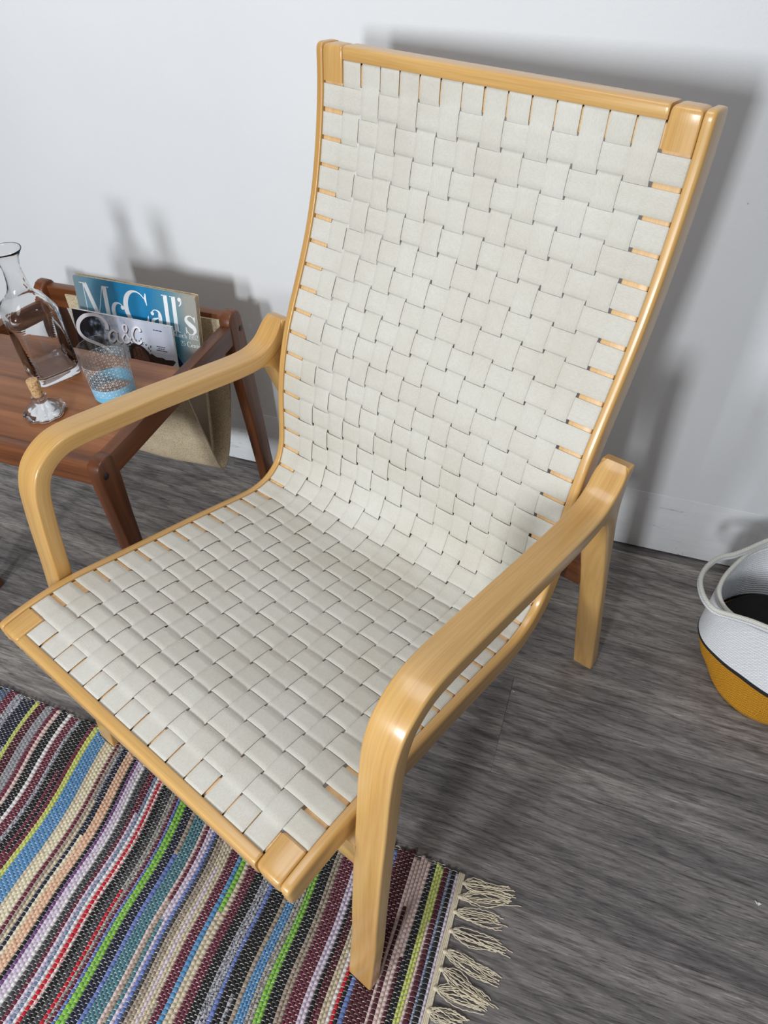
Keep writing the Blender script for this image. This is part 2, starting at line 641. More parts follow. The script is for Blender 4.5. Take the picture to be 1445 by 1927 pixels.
def catmull(P, n):
    """resample a polyline with a centripetal-ish spline, n points evenly by length"""
    P = np.asarray(P, dtype=float)
    d = np.r_[0, np.cumsum(np.linalg.norm(np.diff(P, axis=0), axis=1))]
    m = np.empty_like(P)
    m[1:-1] = (P[2:] - P[:-2]) / (d[2:] - d[:-2])[:, None]
    m[0] = (P[1] - P[0]) / (d[1] - d[0])
    m[-1] = (P[-1] - P[-2]) / (d[-1] - d[-2])

    def ev(t):
        i = np.clip(np.searchsorted(d, t, side='right') - 1, 0, len(d) - 2)
        h = (d[i + 1] - d[i])
        s = ((t - d[i]) / h)[:, None]
        h = h[:, None]
        return ((2 * s ** 3 - 3 * s ** 2 + 1) * P[i] + (s ** 3 - 2 * s ** 2 + s) * h * m[i]
                + (-2 * s ** 3 + 3 * s ** 2) * P[i + 1] + (s ** 3 - s ** 2) * h * m[i + 1])
    t = np.linspace(0, d[-1], n)
    Q = ev(t)
    dd = np.r_[0, np.cumsum(np.linalg.norm(np.diff(Q, axis=0), axis=1))]
    t2 = np.interp(np.linspace(0, dd[-1], n), dd, t)
    return ev(t2)


def tube(name, P, r, mat, parent=None, k=8, cap=True):
    P = np.asarray(P, dtype=float)
    n = len(P)
    rr = np.broadcast_to(np.asarray(r, dtype=float), (n,))
    T = np.gradient(P, axis=0)
    T /= np.linalg.norm(T, axis=1)[:, None]
    up = np.array([0, 0, 1.0])
    rings = []
    prev = None
    for i in range(n):
        a = np.cross(T[i], up) if prev is None else prev - T[i] * (prev @ T[i])
        if np.linalg.norm(a) < 1e-6:
            a = np.cross(T[i], [1.0, 0, 0])
        a /= np.linalg.norm(a)
        prev = a
        b = np.cross(T[i], a)
        ang = np.arange(k) * 2 * PI / k
        rings.append(P[i] + rr[i] * (np.cos(ang)[:, None] * a + np.sin(ang)[:, None] * b))
    return loft(name, rings, mat, parent, cap=cap, sharp=None)


def lathe(name, prof, mat, parent=None, seg=64, loc=(0, 0, 0), mod=None, closed_prof=False, cap=True, sharp=40):
    """prof: list of (r, z); mod(theta, r, z)->r"""
    th = np.arange(seg) * 2 * PI / seg
    rings = []
    for r, z in prof:
        rad = np.full(seg, r) if mod is None else np.array([mod(t, r, z) for t in th])
        rings.append(np.c_[loc[0] + rad * np.cos(th), loc[1] + rad * np.sin(th), np.full(seg, loc[2] + z)])
    return loft(name, rings, mat, parent, cap=cap and not closed_prof, loop=closed_prof, sharp=sharp)


def inset_poly(P, d):
    """move each vertex of a ccw 2-D polygon inwards by d"""
    P = np.asarray(P, dtype=float)
    e = np.roll(P, -1, axis=0) - P
    e /= np.linalg.norm(e, axis=1)[:, None]
    nrm = np.c_[-e[:, 1], e[:, 0]]
    a = nrm + np.roll(nrm, 1, axis=0)
    a /= np.maximum(np.linalg.norm(a, axis=1), 0.35)[:, None]
    return P + a * d


def slab(name, poly, x0, x1, r, mat, parent=None, xoff=None, grain=(0, 1)):
    """extrude a (y, z) polygon from x0 to x1 with rounded edges"""
    P = np.asarray(poly, dtype=float)
    A = 0.5 * np.sum(P[:, 0] * np.roll(P[:, 1], -1) - np.roll(P[:, 0], -1) * P[:, 1])
    if A < 0:
        P = P[::-1]
    rings = []
    for ang in (0, 30, 60, 90):
        a = math.radians(ang)
        Q = inset_poly(P, r * (1 - math.sin(a)))
        rings.append((x0 + r * (1 - math.cos(a)), Q))
    for ang in (90, 60, 30, 0):
        a = math.radians(ang)
        Q = inset_poly(P, r * (1 - math.sin(a)))
        rings.append((x1 - r * (1 - math.cos(a)), Q))
    RR = []
    for x, Q in rings:
        xo = np.zeros(len(Q)) if xoff is None else np.array([xoff(y, z) for y, z in Q])
        RR.append(np.c_[x + xo, Q])
    o = loft(name, RR, mat, parent, sharp=45)
    # grain runs along the long axis of the outline
    me = o.data
    co = np.empty(len(me.vertices) * 3)
    me.vertices.foreach_get('co', co)
    co = co.reshape(-1, 3)
    li = np.empty(len(me.loops), dtype=np.int32)
    me.loops.foreach_get('vertex_index', li)
    g = np.array(grain, dtype=float)
    g /= np.linalg.norm(g)
    u = co[li, 1] * g[0] + co[li, 2] * g[1]
    v = co[li, 0] * 0.35 + co[li, 1] * g[1] - co[li, 2] * g[0]
    me.uv_layers[0].data.foreach_set('uv', np.c_[u, v].astype(np.float32).ravel())
    return o


def ribbon_geo(P, w, closed=False):
    """flat ribbon in 2-D: returns verts, quads"""
    P = np.asarray(P, dtype=float)
    w = np.asarray(w, dtype=float)
    T = np.gradient(P, axis=0)
    T /= np.maximum(np.linalg.norm(T, axis=1), 1e-9)[:, None]
    n = np.c_[-T[:, 1], T[:, 0]]
    A = P + n * w[:, None] / 2
    B = P - n * w[:, None] / 2
    V = np.empty((2 * len(P), 2))
    V[0::2] = A
    V[1::2] = B
    F = [(2 * i, 2 * i + 1, 2 * i + 3, 2 * i + 2) for i in range(len(P) - 1)]
    return V, F


def stroke(pts, widths, n=28):
    pts = np.asarray(pts, dtype=float)
    if len(pts) == 2:
        return ribbon_geo(pts, widths)
    d = np.r_[0, np.cumsum(np.linalg.norm(np.diff(pts, axis=0), axis=1))]
    Q = catmull(pts, n)
    dq = np.r_[0, np.cumsum(np.linalg.norm(np.diff(Q, axis=0), axis=1))]
    return ribbon_geo(Q, np.interp(dq / dq[-1], d / d[-1], widths))


def disc2(c, r, n=14):
    a = np.arange(n) * 2 * PI / n
    return np.c_[c[0] + r * np.cos(a), c[1] + r * np.sin(a)], [tuple(range(n))]


def poly2(P):
    return np.asarray(P, dtype=float), [tuple(range(len(P)))]


def join2(geos):
    V, F, o = [], [], 0
    for v, f in geos:
        V.append(v)
        F += [tuple(i + o for i in q) for q in f]
        o += len(v)
    return np.concatenate(V), F


def glyph(ch, t=1.0):
    """high-contrast roman letter, cap height 1; returns geometry, advance"""
    h = 0.026 * t
    if ch == 'M':
        return join2([stroke([(0.0, .99), (.24, .99)], [h, h]), stroke([(.14, 0), (.14, 1)], [h, h]), stroke([(.20, 1), (.54, 0)], [.15, .15]),
                      stroke([(.53, 0), (.84, 1)], [h, h]), stroke([(.91, 0), (.91, 1)], [.15, .15]), stroke([(.84, .99), (1.08, .99)], [h, h]),
                      stroke([(.02, .01), (.27, .01)], [h, h]), stroke([(.76, .01), (1.07, .01)], [h, h])]), 1.10
    if ch == 'C':
        P = [(.45 + .40 * math.cos(a), .5 + .51 * math.sin(a)) for a in np.radians(np.linspace(42, 318, 15))]
        w = [h, h * 1.2, .04, .07, .11, .145, .165, .17, .165, .145, .11, .07, .04, h * 1.2, h]
        return join2([stroke(P, w, 40), poly2([(.80, 1.0), (.83, 1.0), (.83, .64), (.81, .64), (.75, .84)]),
                      poly2([(.75, .16), (.81, .33), (.83, .33), (.83, .04), (.80, .0)])]), .90
    if ch == 'c':
        P = [(.26 + .22 * math.cos(a), .275 + .285 * math.sin(a)) for a in np.radians(np.linspace(48, 322, 13))]
        w = [h, h * 1.3, .05, .09, .12, .135, .14, .135, .12, .09, .05, h * 1.3, h]
        return join2([stroke(P, w, 34), disc2((.395, .44), .065)]), .50
    if ch == 'a':
        return join2([stroke([(.09, .44), (.14, .53), (.24, .555), (.34, .51), (.365, .40), (.365, .12), (.40, .02), (.46, .02), (.495, .09)],
                             [.03, h, h, .07, .125, .125, .09, .04, h], 40), disc2((.10, .435), .06),
                      stroke([(.365, .34), (.24, .30), (.10, .22), (.09, .09), (.18, .01), (.29, .04), (.365, .13)], [h, .04, .11, .125, .06, h, h], 30)]), .52
    if ch == 'l':
        return join2([stroke([(.13, 0), (.13, 1.06)], [.135, .135]), stroke([(.0, 1.045), (.13, 1.045)], [h, h]), stroke([(.0, .012), (.26, .012)], [h, h])]), .30
    if ch == "'":
        return join2([disc2((.06, 1.0), .065), stroke([(.105, .98), (.09, .88), (.02, .80)], [.05, .04, h], 10)]), .17
    if ch == 's':
        return join2([stroke([(.36, .40), (.30, .52), (.20, .56), (.08, .50), (.07, .40), (.18, .30), (.31, .21), (.34, .11), (.25, .01), (.13, .01), (.04, .14)],
                             [h, h, h, .07, .12, .15, .14, .10, h, h, h], 46),
                      poly2([(.345, .55), (.37, .55), (.37, .38), (.355, .38), (.32, .47)]), poly2([(.02, .0), (.035, .0), (.08, .08), (.045, .20), (.02, .20)])]), .42
    if ch == 'r':
        return join2([stroke([(.11, 0), (.11, .55)], [.12, .12]), stroke([(0, .012), (.23, .012)], [h, h]), stroke([(0, .54), (.11, .54)], [h, h]),
                      stroke([(.15, .36), (.22, .50), (.33, .52)], [h, h, .05], 10), disc2((.33, .48), .06)]), .40
    if ch in 'hn':
        top = 1.0 if ch == 'h' else .55
        return join2([stroke([(.11, 0), (.11, top)], [.12, .12]), stroke([(0, .012), (.22, .012)], [h, h]), stroke([(0, top - .012), (.11, top - .012)], [h, h]),
                      stroke([(.15, .38), (.24, .53), (.35, .53), (.42, .40), (.42, 0)], [h, h, .07, .12, .12], 22), stroke([(.32, .012), (.53, .012)], [h, h])]), .56
    if ch == 'e':
        P = [(.24 + .20 * math.cos(a), .275 + .285 * math.sin(a)) for a in np.radians(np.linspace(10, 325, 13))]
        w = [.10, .07, h, h, .06, .11, .13, .13, .11, .07, h, h, h]
        return join2([stroke(P, w, 34), stroke([(.06, .31), (.44, .31)], [h, h])]), .48
    if ch == 't':
        return join2([stroke([(.16, .74), (.16, .10), (.22, .01), (.31, .06)], [.10, .12, .08, h], 18), stroke([(.02, .54), (.30, .54)], [h, h])]), .34
    if ch == '1':
        return join2([stroke([(.20, 0), (.20, 1)], [.13, .13]), stroke([(.06, .90), (.20, .99)], [h, h]), stroke([(.05, .012), (.35, .012)], [h, h])]), .42
    if ch == '2':
        return join2([stroke([(.06, .76), (.12, .95), (.27, .99), (.40, .88), (.40, .70), (.26, .44), (.06, .06)], [.10, h, h, .12, .13, .07, h], 34),
                      stroke([(.05, .05), (.46, .05)], [.10, .10]), disc2((.08, .77), .07)]), .52
    if ch == '5':
        return join2([stroke([(.10, .95), (.42, .95)], [.10, .10]), stroke([(.10, .97), (.10, .52)], [h, h]),
                      stroke([(.10, .52), (.24, .61), (.38, .52), (.42, .30), (.32, .05), (.16, .01), (.06, .16)], [h, h, .10, .13, .09, h, .06], 34), disc2((.08, .20), .07)]), .52
    if ch == '9':
        P = [(.24 + .19 * math.cos(a), .66 + .33 * math.sin(a)) for a in np.radians(np.linspace(0, 360, 21))]
        w = [.04 + .08 * abs(math.cos(a)) for a in np.radians(np.linspace(0, 360, 21))]
        return join2([stroke(P, w, 44), stroke([(.43, .66), (.42, .30), (.30, .03), (.14, .02), (.08, .16)], [.12, .11, .05, h, .06], 24)]), .52
    return (np.zeros((0, 2)), []), .30


def text_geo(s, height, t=1.0, track=0.0):
    x = 0
    out = []
    for ch in s:
        (v, f), adv = glyph(ch, t)
        if len(v):
            out.append((np.c_[(v[:, 0] + x) * height, v[:, 1] * height], f))
        x += adv + track
    V, F = join2(out)
    return V, F, x * height


# ------------------------------------------------------------------ the room
WALL_Y = 0.8975
wall = box('wall_back', (-3.2, WALL_Y, 0.004), (3.2, WALL_Y + 0.12, 2.7), M['wall'], bev=0, axis=0)
tag(wall, 'plain white painted wall behind the armchair', kind='structure')
bb = box('baseboard_back', (-3.2, WALL_Y - 0.0006, 0.0045), (3.2, WALL_Y + 0.002, 0.166), M['baseboard'], bev=0.0004, axis=0)
tag(bb, 'scuffed flat white baseboard along the wall', kind='structure')
floor = empty('floor', (0, -0.6, 0))
tag(floor, 'grey wood-look plank floor', kind='structure')
sub = box('subfloor', (-3.2, -2.4, -0.03), (3.2, 1.62, -0.004), M['gap'], floor, bev=0)
PW = 0.20
PL = 1.22
row = 0
y = 0.475 + PW * 2
ROWOFF = {0.275: 0.375}
plank_mesh = {}
yy = WALL_Y + 0.10
k = 0
edges = [0.475 + PW * i for i in range(-14, 4)]
for i, y0 in enumerate(edges[:-1]):
    y1 = y0 + PW
    off = 0.375 if abs(y0 - 0.275) < 1e-4 else (0.375 + 0.47 * (i - 13) + 0.21) % PL
    x = -3.2 - PL + (off + 3.2) % PL
    while x < 3.2:
        xa, xb = max(x, -3.2), min(x + PL, 3.2)
        x += PL
        if xb - xa < 0.02:
            continue
        key = (round(xb - xa, 3))
        if key not in plank_mesh:
            p = box('plank', (0, 0, -0.006), (xb - xa - 0.0003, PW - 0.0003, 0), M['floor'], floor, bev=0.0003, axis=0, seg=1)
            plank_mesh[key] = p.data
        else:
            p = bpy.data.objects.new('plank', plank_mesh[key])
            link(p, floor)
        p.location = (xa, y0 + 0.6, 0)

# ------------------------------------------------------------------ the armchair
TH = math.radians(19.6503)
K_CHAIR = 1.0387
FLOOR_C = 0.0450             # floor level in plan units
FOOT = 0.0450 + 0.0064         # front feet stand on the rug
chair = empty('armchair', (-0.0157, 0.0121, 0), (0, 0, -TH))
tag(chair, 'blond bentwood armchair with a woven off-white webbing seat and back', 'armchair')

GAPS = [[.6248, .9497], [.6198, .9172], [.6132, .8841], [.6051, .8508], [.5957, .818], [.5842, .7858], [.5707, .7542], [.5556, .7235],
        [.5396, .6932], [.5234, .6632], [.5083, .6326], [.4958, .601], [.4858, .5687], [.4778, .5356], [.4723, .5014], [.4677, .4672],
        [.4606, .4340], [.4452, .4048], [.4183, .3882], [.386, .3857], [.3526, .3922], [.3193, .4008], [.2862, .4092], [.2531, .4173],
        [.2202, .425], [.1871, .4326], [.1537, .4406], [.1207, .4485], [.088, .4565], [.0553, .4636], [.0227, .4673], [-.0094, .4683]]
G = np.array([[.6284, .9925]] + GAPS + [[-.0500, .4662]])
KS = np.r_[-1.26, np.arange(32), 32.20]
MS = np.empty_like(G)
MS[1:-1] = (G[2:] - G[:-2]) / (KS[2:] - KS[:-2])[:, None]
MS[0] = (G[1] - G[0]) / (KS[1] - KS[0])
MS[-1] = (G[-1] - G[-2]) / (KS[-1] - KS[-2])


def prof(s):
    s = np.atleast_1d(np.asarray(s, dtype=float))
    i = np.clip(np.searchsorted(KS, s, side='right') - 1, 0, len(KS) - 2)
    h = (KS[i + 1] - KS[i])[:, None]
    t = ((s - KS[i])[:, None]) / h
    p = ((2 * t ** 3 - 3 * t ** 2 + 1) * G[i] + (t ** 3 - 2 * t ** 2 + t) * h * MS[i]
         + (-2 * t ** 3 + 3 * t ** 2) * G[i + 1] + (t ** 3 - t ** 2) * h * MS[i + 1])
    return p


def frame(s):
    p = prof(s)
    T = prof(np.asarray(s) + 0.04) - prof(np.asarray(s) - 0.04)
    T /= np.linalg.norm(T, axis=1)[:, None]
    Nn = np.c_[T[:, 1], -T[:, 0]]
    return p, T, Nn


S0, S1 = -1.26, 32.20


def rail_sweep(name, s, sec, mat, xs=1.0, parent=None, round_ends=False):
    """sec: loop of (x, n) in chair x and profile normal"""
    p, T, Nn = frame(s)
    rings = []
    c = sec.mean(axis=0)
    for i in range(len(s)):
        q = sec
        if round_ends is not False and i in round_ends:
            q = c + (sec - c) * round_ends[i]
        rings.append(np.c_[q[:, 0] * xs, p[i, 0] + Nn[i, 0] * q[:, 1], p[i, 1] + Nn[i, 1] * q[:, 1]])
    return loft(name, rings, mat, parent, sharp=50)


sr = np.r_[S0, S0 + 0.03, S0 + 0.09, S0 + 0.18, np.linspace(S0 + 0.3, S1 - 0.3, 180), S1 - 0.18, S1 - 0.09, S1 - 0.03, S1]
nr = len(sr)
rend = {0: .55, 1: .80, 2: .92, 3: .98, nr - 1: .55, nr - 2: .80, nr - 3: .92, nr - 4: .98}
sec_out = rrect(0.0122, 0.038, (0.0052, 0.0016, 0.0016, 0.0052), 4) + np.array([0.2564, -0.0185])
sec_in = rrect(0.0315, 0.026, 0.0020, 3) + np.array([0.2327, -0.0158])
sec_blk = rrect(0.0330, 0.031, 0.0024, 3) + np.array([0.2329, -0.0153])
for sx in (1, -1):
    rail_sweep('side_rail', sr, sec_out, M['beech'], sx, chair, rend)
    rail_sweep('inner_side_rail', np.linspace(-0.05, 31.05, 150), sec_in, M['beech_core'], sx, chair)
    for a, b in ((S0 + 0.01, -0.03), (S1 - 0.01, 31.03)):
        sb = a + (b - a) * np.array([0, .03, .08, .16, .4, .7, 1.0])
        rail_sweep('corner_block', sb, sec_blk, M['beech'], sx, chair, {0: .62, 1: .84, 2: .94, 3: .985})


def cross_bar(name, sa, sb, ntop, nbot, x0, x1, r, mat):
    """bar running across the chair; section in (along profile, normal)"""
    p, T, Nn = frame([0.5 * (sa + sb)])
    pa, pb = prof([sa])[0], prof([sb])[0]
    L = np.linalg.norm(pb - pa)
    sec = rrect(L, ntop - nbot, r, 3)
    mid = (pa + pb) / 2
    xs = [x0, x0 + .0012, x0 + 0.004, x1 - 0.004, x1 - .0012, x1]
    sc = [.93, .985, 1, 1, .985, .93]
    rings = []
    for x, f in zip(xs, sc):
        q = sec * f
        yz = mid + np.outer(q[:, 0], T[0]) + np.outer(q[:, 1] + (ntop + nbot) / 2, Nn[0])
        rings.append(np.c_[np.full(len(q), x), yz])
    return loft(name, rings, mat, chair, sharp=50)


GT = -0.80
GF = 31.79
cross_bar('top_rail', S0, GT, 0.0004, -0.032, -0.2155, 0.2155, (0.0016, 0.005, 0.005, 0.0016), M['beech'])
cross_bar('front_rail', GF, S1, 0.0004, -0.034, -0.2155, 0.2155, (0.005, 0.0016, 0.0016, 0.005), M['beech'])
cross_bar('inner_top_rail', GT + 0.06, 0.02, -0.0030, -0.030, -0.2158, 0.2158, 0.002, M['beech_core'])
cross_bar('inner_front_rail', 30.98, GF - 0.06, -0.0030, -0.030, -0.2158, 0.2158, 0.002, M['beech_core'])

# woven straps
VP = 0.431 / 14
SW = 0.0288
ST = 0.0011
HW = 0.0013


def sq(x):
    return np.tanh(3.6 * np.cos(PI * x)) / math.tanh(3.6)


def sag(s, x):
    s = np.clip(s, 0, 31) / 31.0
    a = 0.006 * np.sin(PI * s) ** 0.8
    return -a * np.clip(1 - (x / 0.2155) ** 2, 0, 1)


def strap_loop(width, e=0.0007):
    """cross-section of a flat strap: (across, up)"""
    offs = [-width / 2, -width / 2 + e, -width / 4, 0, width / 4, width / 2 - e, width / 2]
    top = [0.0, ST / 2, ST / 2, ST / 2, ST / 2, ST / 2, 0.0]
    loop = [(a, t) for a, t in zip(offs, top)] + [(a, -ST / 2) for a in offs[1:-1][::-1]]
    return loop


for i in range(1, 15):
    xc = -0.2155 + VP * (i - 0.5)
    s = np.r_[np.linspace(GT + 0.02, GF - 0.02, 31 * 9)]
    p, T, Nn = frame(s)
    w = (1 if i % 2 == 0 else -1) * sq(s - 0.5)
    w = np.where(s < 0.1, np.clip(w, -0.35, 0.2), w)
    w = np.where(s > 30.9, np.clip(w, -0.35, 0.2), w)
    off = -0.0013 + HW * w + sag(s, xc)
    loop = strap_loop(SW + RNG.uniform(-.0002, .0002))
    dx = RNG.uniform(-0.0003, 0.0003) + 0.00035 * np.sin(s * RNG.uniform(.3, .7) + RNG.uniform(0, 6))
    rings = []
    for k in range(len(s)):
        rings.append([(xc + dx[k] + a, p[k, 0] + Nn[k, 0] * (off[k] + t), p[k, 1] + Nn[k, 1] * (off[k] + t)) for a, t in loop])
    # ends turn down into the groove
    for sgn, at in ((-1, 0), (1, -1)):
        pk, Tk, Nk = p[at], T[at] * sgn, Nn[at]
        ext = []
        for d, dn in ((0.0006, -0.0006), (0.0010, -0.0022), (0.0010, -0.0075)):
            ext.append([(xc + a, pk[0] + Tk[0] * (d + t * 0.5) + Nk[0] * (off[at] + dn), pk[1] + Tk[1] * (d + t * 0.5) + Nk[1] * (off[at] + dn)) for a, t in loop])
        rings = (ext[::-1] + rings) if sgn < 0 else (rings + ext)
    loft('lengthwise_strap', rings, M['webbing'], chair, sharp=60, flipuv=True)

for j in range(1, 32):
    sc = j - 0.5
    x = np.linspace(-0.2488, 0.2488, 16 * 9 + 1)
    xi = (x + 0.2155) / VP - 0.5
    w = (1 if j % 2 == 1 else -1) * sq(xi)
    w = np.where(np.abs(x) > 0.2168, 0.0, w)
    edge = np.clip((np.abs(x) - 0.2155) / 0.006, 0, 1)
    off = -0.0013 + HW * w * (1 - edge) + edge * (-0.0005)
    off = off + sag(sc, x)
    wid = (SW + RNG.uniform(-.0003, .0003)) / 0.0341
    loop = strap_loop(1.0, 0.0007 / SW)
    ds = np.array([a for a, t in loop]) * wid
    tt = np.array([t for a, t in loop])
    wob = RNG.uniform(-0.012, 0.012) + 0.010 * np.sin(x * RNG.uniform(8, 16) + RNG.uniform(0, 6))
    rings = []
    for k in range(len(x)):
        p, T, Nn = frame(sc + ds + wob[k])
        o_ = (off[k] + tt)[:, None]
        yz = p + Nn * o_
        rings.append(np.c_[np.full(len(ds), x[k]), yz])
    for sgn in (-1, 1):
        xe = 0.2488 * sgn
        p, T, Nn = frame(sc + ds)
        ext = []
        for d, dn in ((0.0005, -0.0006), (0.0009, -0.0022), (0.0009, -0.0075)):
            ext.append(np.c_[np.full(len(ds), xe + sgn * d) + sgn * tt * 0.5, p + Nn * (off[0] + dn)])
        rings = (ext[::-1] + rings) if sgn < 0 else (rings + ext)
    loft('crosswise_strap', rings, M['webbing'], chair, sharp=60, flipuv=True)

# arm frames: bent front leg and arm in one piece, rear leg glued under its end
ARM = np.array([(-.0062, .044), (.0020, .110), (.0110, .180), (.0185, .262), (.0270, .338), (.0360, .412), (.0440, .468), (.0525, .535), (.0580, .571), (.0625, .595), (.0695, .6150),
                (.0805, .6325), (.1000, .6470), (.1230, .6545), (.1500, .6540), (.190, .6480), (.262, .6365), (.345, .6210), (.412, .6085), (.447, .6040), (.466, .6045),
                (.4850, .6110), (.5000, .6235), (.5090, .6330), (.5160, .6410)])
AP = catmull(ARM, 150)
AT = np.gradient(AP, axis=0)
AT /= np.linalg.norm(AT, axis=1)[:, None]
AN = np.c_[AT[:, 1], -AT[:, 0]]          # towards the inside of the bend (rear / under)
ATHK = np.interp(np.linspace(0, 1, 150), [0, .35, .5, 1], [.0205, .0225, .0225, .0235])


def arm_frame(sx):
    wid = 0.0395
    xc = 0.2900
    rings = []
    for k in range(150):
        th = ATHK[k]
        sec = rrect(wid, th, (0.0029, 0.0029, 0.0029, 0.0029), 4)   # (x, depth)
        f = {149: .70, 148: .90, 147: .97}.get(k, 1.0)
        sec = sec * f
        dep = sec[:, 1] * -1 + th / 2
        y = AP[k, 0] + AN[k, 0] * dep
        z = AP[k, 1] + AN[k, 1] * dep
        z = np.full_like(z, FOOT) if k == 0 else np.maximum(z, FOOT)
        toe = 0.0045 * math.exp(-((AP[k, 0] - .11) / .16) ** 2) * min(1.0, max(0.0, (AP[k, 1] - .2) / .35))   # arms toe in a little at the front bend
        x = xc - toe + sec[:, 0]
        rings.append(np.c_[x * sx, y, z])
    loft('arm_and_front_leg', rings, M['beech'], chair, sharp=60)
    lower = np.array([(.6770, FLOOR_C), (.6550, .114), (.6260, .205), (.6040, .274), (.5840, .340), (.5640, .406), (.5410, .492), (.5260, .548), (.5215, .575), (.5220, .598), (.5270, .620), (.5330, .6345)])
    upper = np.array([(.5180, .6380), (.5050, .6250), (.4890, .6110), (.4650, .6010), (.4350, .5960)])
    under = np.array([(.4300, .5850), (.4500, .5815), (.4680, .5775), (.4800, .5710), (.4900, .5570), (.5010, .5310), (.5300, .450), (.5590, .3610), (.5880, .2580), (.6140, .163), (.6490, FLOOR_C)])
    poly = np.r_[catmull(lower, 40), upper, catmull(under, 40)]
    slab('rear_leg', poly, sx * 0.2900 - 0.0190, sx * 0.2900 + 0.0190, 0.004, M['beech'], chair, grain=(-0.29, 1))


arm_frame(1)
arm_frame(-1)
box('front_stretcher', (-0.2725, 0.0350, 0.364), (0.2725, 0.0540, 0.4235), M['beech'], chair, bev=0.003, axis=0)
st = box('rear_stretcher', (-0.2725, -0.0095, -0.036), (0.2725, 0.0095, 0.036), M['teak'], chair, bev=0.003, axis=0)  # same wood as the chair; darker teak paints in the shade on it
st.data.transform(Matrix.Translation((0, 0.5560, 0.3920)) @ Matrix.Rotation(math.radians(17), 4, 'X'))
# drawn in plan units: bring the whole chair to size and stand it on the floor
for o in chair.children:
    o.data.transform(Matrix.Translation((0, 0, -0.04674)) @ Matrix.Scale(K_CHAIR, 4))

# ------------------------------------------------------------------ the side table
XR0, XR1 = -0.3214, -0.2994
XL0, XL1 = -0.7640, -0.7420
TZ = 0.483
table = empty('side_table', (-0.53, 0.56, 0))
tag(table, 'low dark teak side table with a hanging jute magazine sling', 'side table')


def tl(p):
    return (p[0] + 0.53, p[1] - 0.56, p[2])


def tbox(name, lo, hi, mat, bev, axis=None, parent=table):
    return box(name, tl(lo), tl(hi), mat, parent, bev, axis)


def tslab(name, poly, x0, x1, r, mat):
    P = np.asarray(poly) - np.array([0.56, 0])
    return slab(name, P, x0 + 0.53, x1 + 0.53, r, mat, table)


tbox('table_top', (XL1 - .001, 0.3455, 0.462), (XR0 + .001, 0.613, TZ), M['teak_top'], 0.0015, 0)
tbox('front_apron', (XL1 - .001, 0.3255, 0.441), (XR0 + .001, 0.3450, 0.4858), M['teak'], 0.003, 0)
tbox('rear_rail', (XL1 - .001, 0.7780, 0.4530), (XR0 + .001, 0.7990, 0.5000), M['teak'], 0.004, 0)
tbox('sling_rail', (XL1 - .001, 0.5900, 0.4330), (XR0 + .001, 0.6080, 0.4615), M['teak'], 0.003, 0)
fl = [(.3305, 0), (.3285, .10), (.3245, .30), (.3205, .44), (.3205, .468), (.3225, .479), (.3280, .4860), (.3370, .4895), (.3470, .4900), (.3560, .4885), (.3625, .4840), (.3660, .476), (.3660, .440),
      (.3610, .36), (.3590, .28), (.3585, .10), (.3585, 0)]
rl = [(.8020, 0), (.7950, .08), (.7780, .24), (.7640, .36), (.7600, .44), (.7600, .488), (.7640, .500), (.7730, .5075), (.7830, .5100), (.7930, .5085), (.8020, .5020), (.8080, .4900), (.8160, .41),
      (.8330, .12), (.8400, 0)]
for x0, x1, s in ((XR0, XR1, 1), (XL0, XL1, -1)):
    tbox('side_rail', (x0, 0.350, 0.4450), (x1, 0.772, 0.4870), M['teak'], 0.003, 1)
    lf = tslab('front_leg', fl, x0 - .0010, x1 + .0010, 0.0035, M['teak'])
    lr = tslab('rear_leg', rl, x0 - .0010, x1 + .0010, 0.0045, M['teak'])
    for (yb, zb), prt in (((.3335, .4615), lf), ((.7965, .4655), lr)):
        xs = x1 + .0011 if s > 0 else x0 - .0011
        a = np.arange(20) * 2 * PI / 20
        rings = []
        for dx, rr in ((-.004, .0062), (.0002, .0062), (.0006, .0056)):
            rings.append(np.c_[np.full(20, xs + s * dx + 0.53), yb - 0.56 + rr * np.cos(a), zb + rr * np.sin(a)])
        loft('bolt_cap', rings, M['black_cap'], prt, sharp=40)

# sling: one felt sheet hung from the sling rail to the rear rail
SL = catmull([(.6085, .4600), (.6140, .4450), (.6180, .4200), (.6235, .3850), (.6330, .3350), (.6440, .2850), (.6560, .2300), (.6650, .2000), (.6740, .1830), (.6850, .1790),
              (.6960, .1860), (.7120, .2060), (.7300, .2420), (.7490, .2900), (.7640, .3400), (.7710, .3900), (.7745, .4400), (.7752, .4900)], 70)
t_ = np.gradient(SL, axis=0)
t_ /= np.linalg.norm(t_, axis=1)[:, None]
nn_ = np.c_[-t_[:, 1], t_[:, 0]]
rings = []
for x in np.r_[-0.6950, np.linspace(-0.69, -0.335, 14), -0.3300]:
    wv = 0.0025 * math.sin(x * 31)
    a = SL + nn_ * 0.0018
    b = SL - nn_ * 0.0018
    L_ = np.r_[a, b[::-1]]
    L_ = L_ + np.c_[np.full(len(L_), wv), np.zeros(len(L_))] * np.sin(np.linspace(0, PI, 70))[np.r_[0:70, 69:-1:-1]][:, None]
    rings.append(np.c_[np.full(len(L_), x + 0.53), L_[:, 0] - 0.56, L_[:, 1]])
loft('magazine_sling', rings, M['jute'], table, sharp=50)

# ------------------------------------------------------------------ magazines


def print_on(parent, name, geo, y, mat, ox=0.0, oz=0.0):
    V, F = geo
    V3 = np.c_[V[:, 0] + ox, np.full(len(V), y), V[:, 1] + oz]
    return mesh(name, V3, F, mat, parent, smooth=False)


def cover(parent, name, w, h, y, mat):
    V = [(0, y, 0), (w, y, 0), (w, y, h), (0, y, h)]
    return mesh(name, V, [(0, 1, 2, 3)], mat, parent, uv=[(0, 0), (1, 0), (1, 1), (0, 1)], smooth=False)


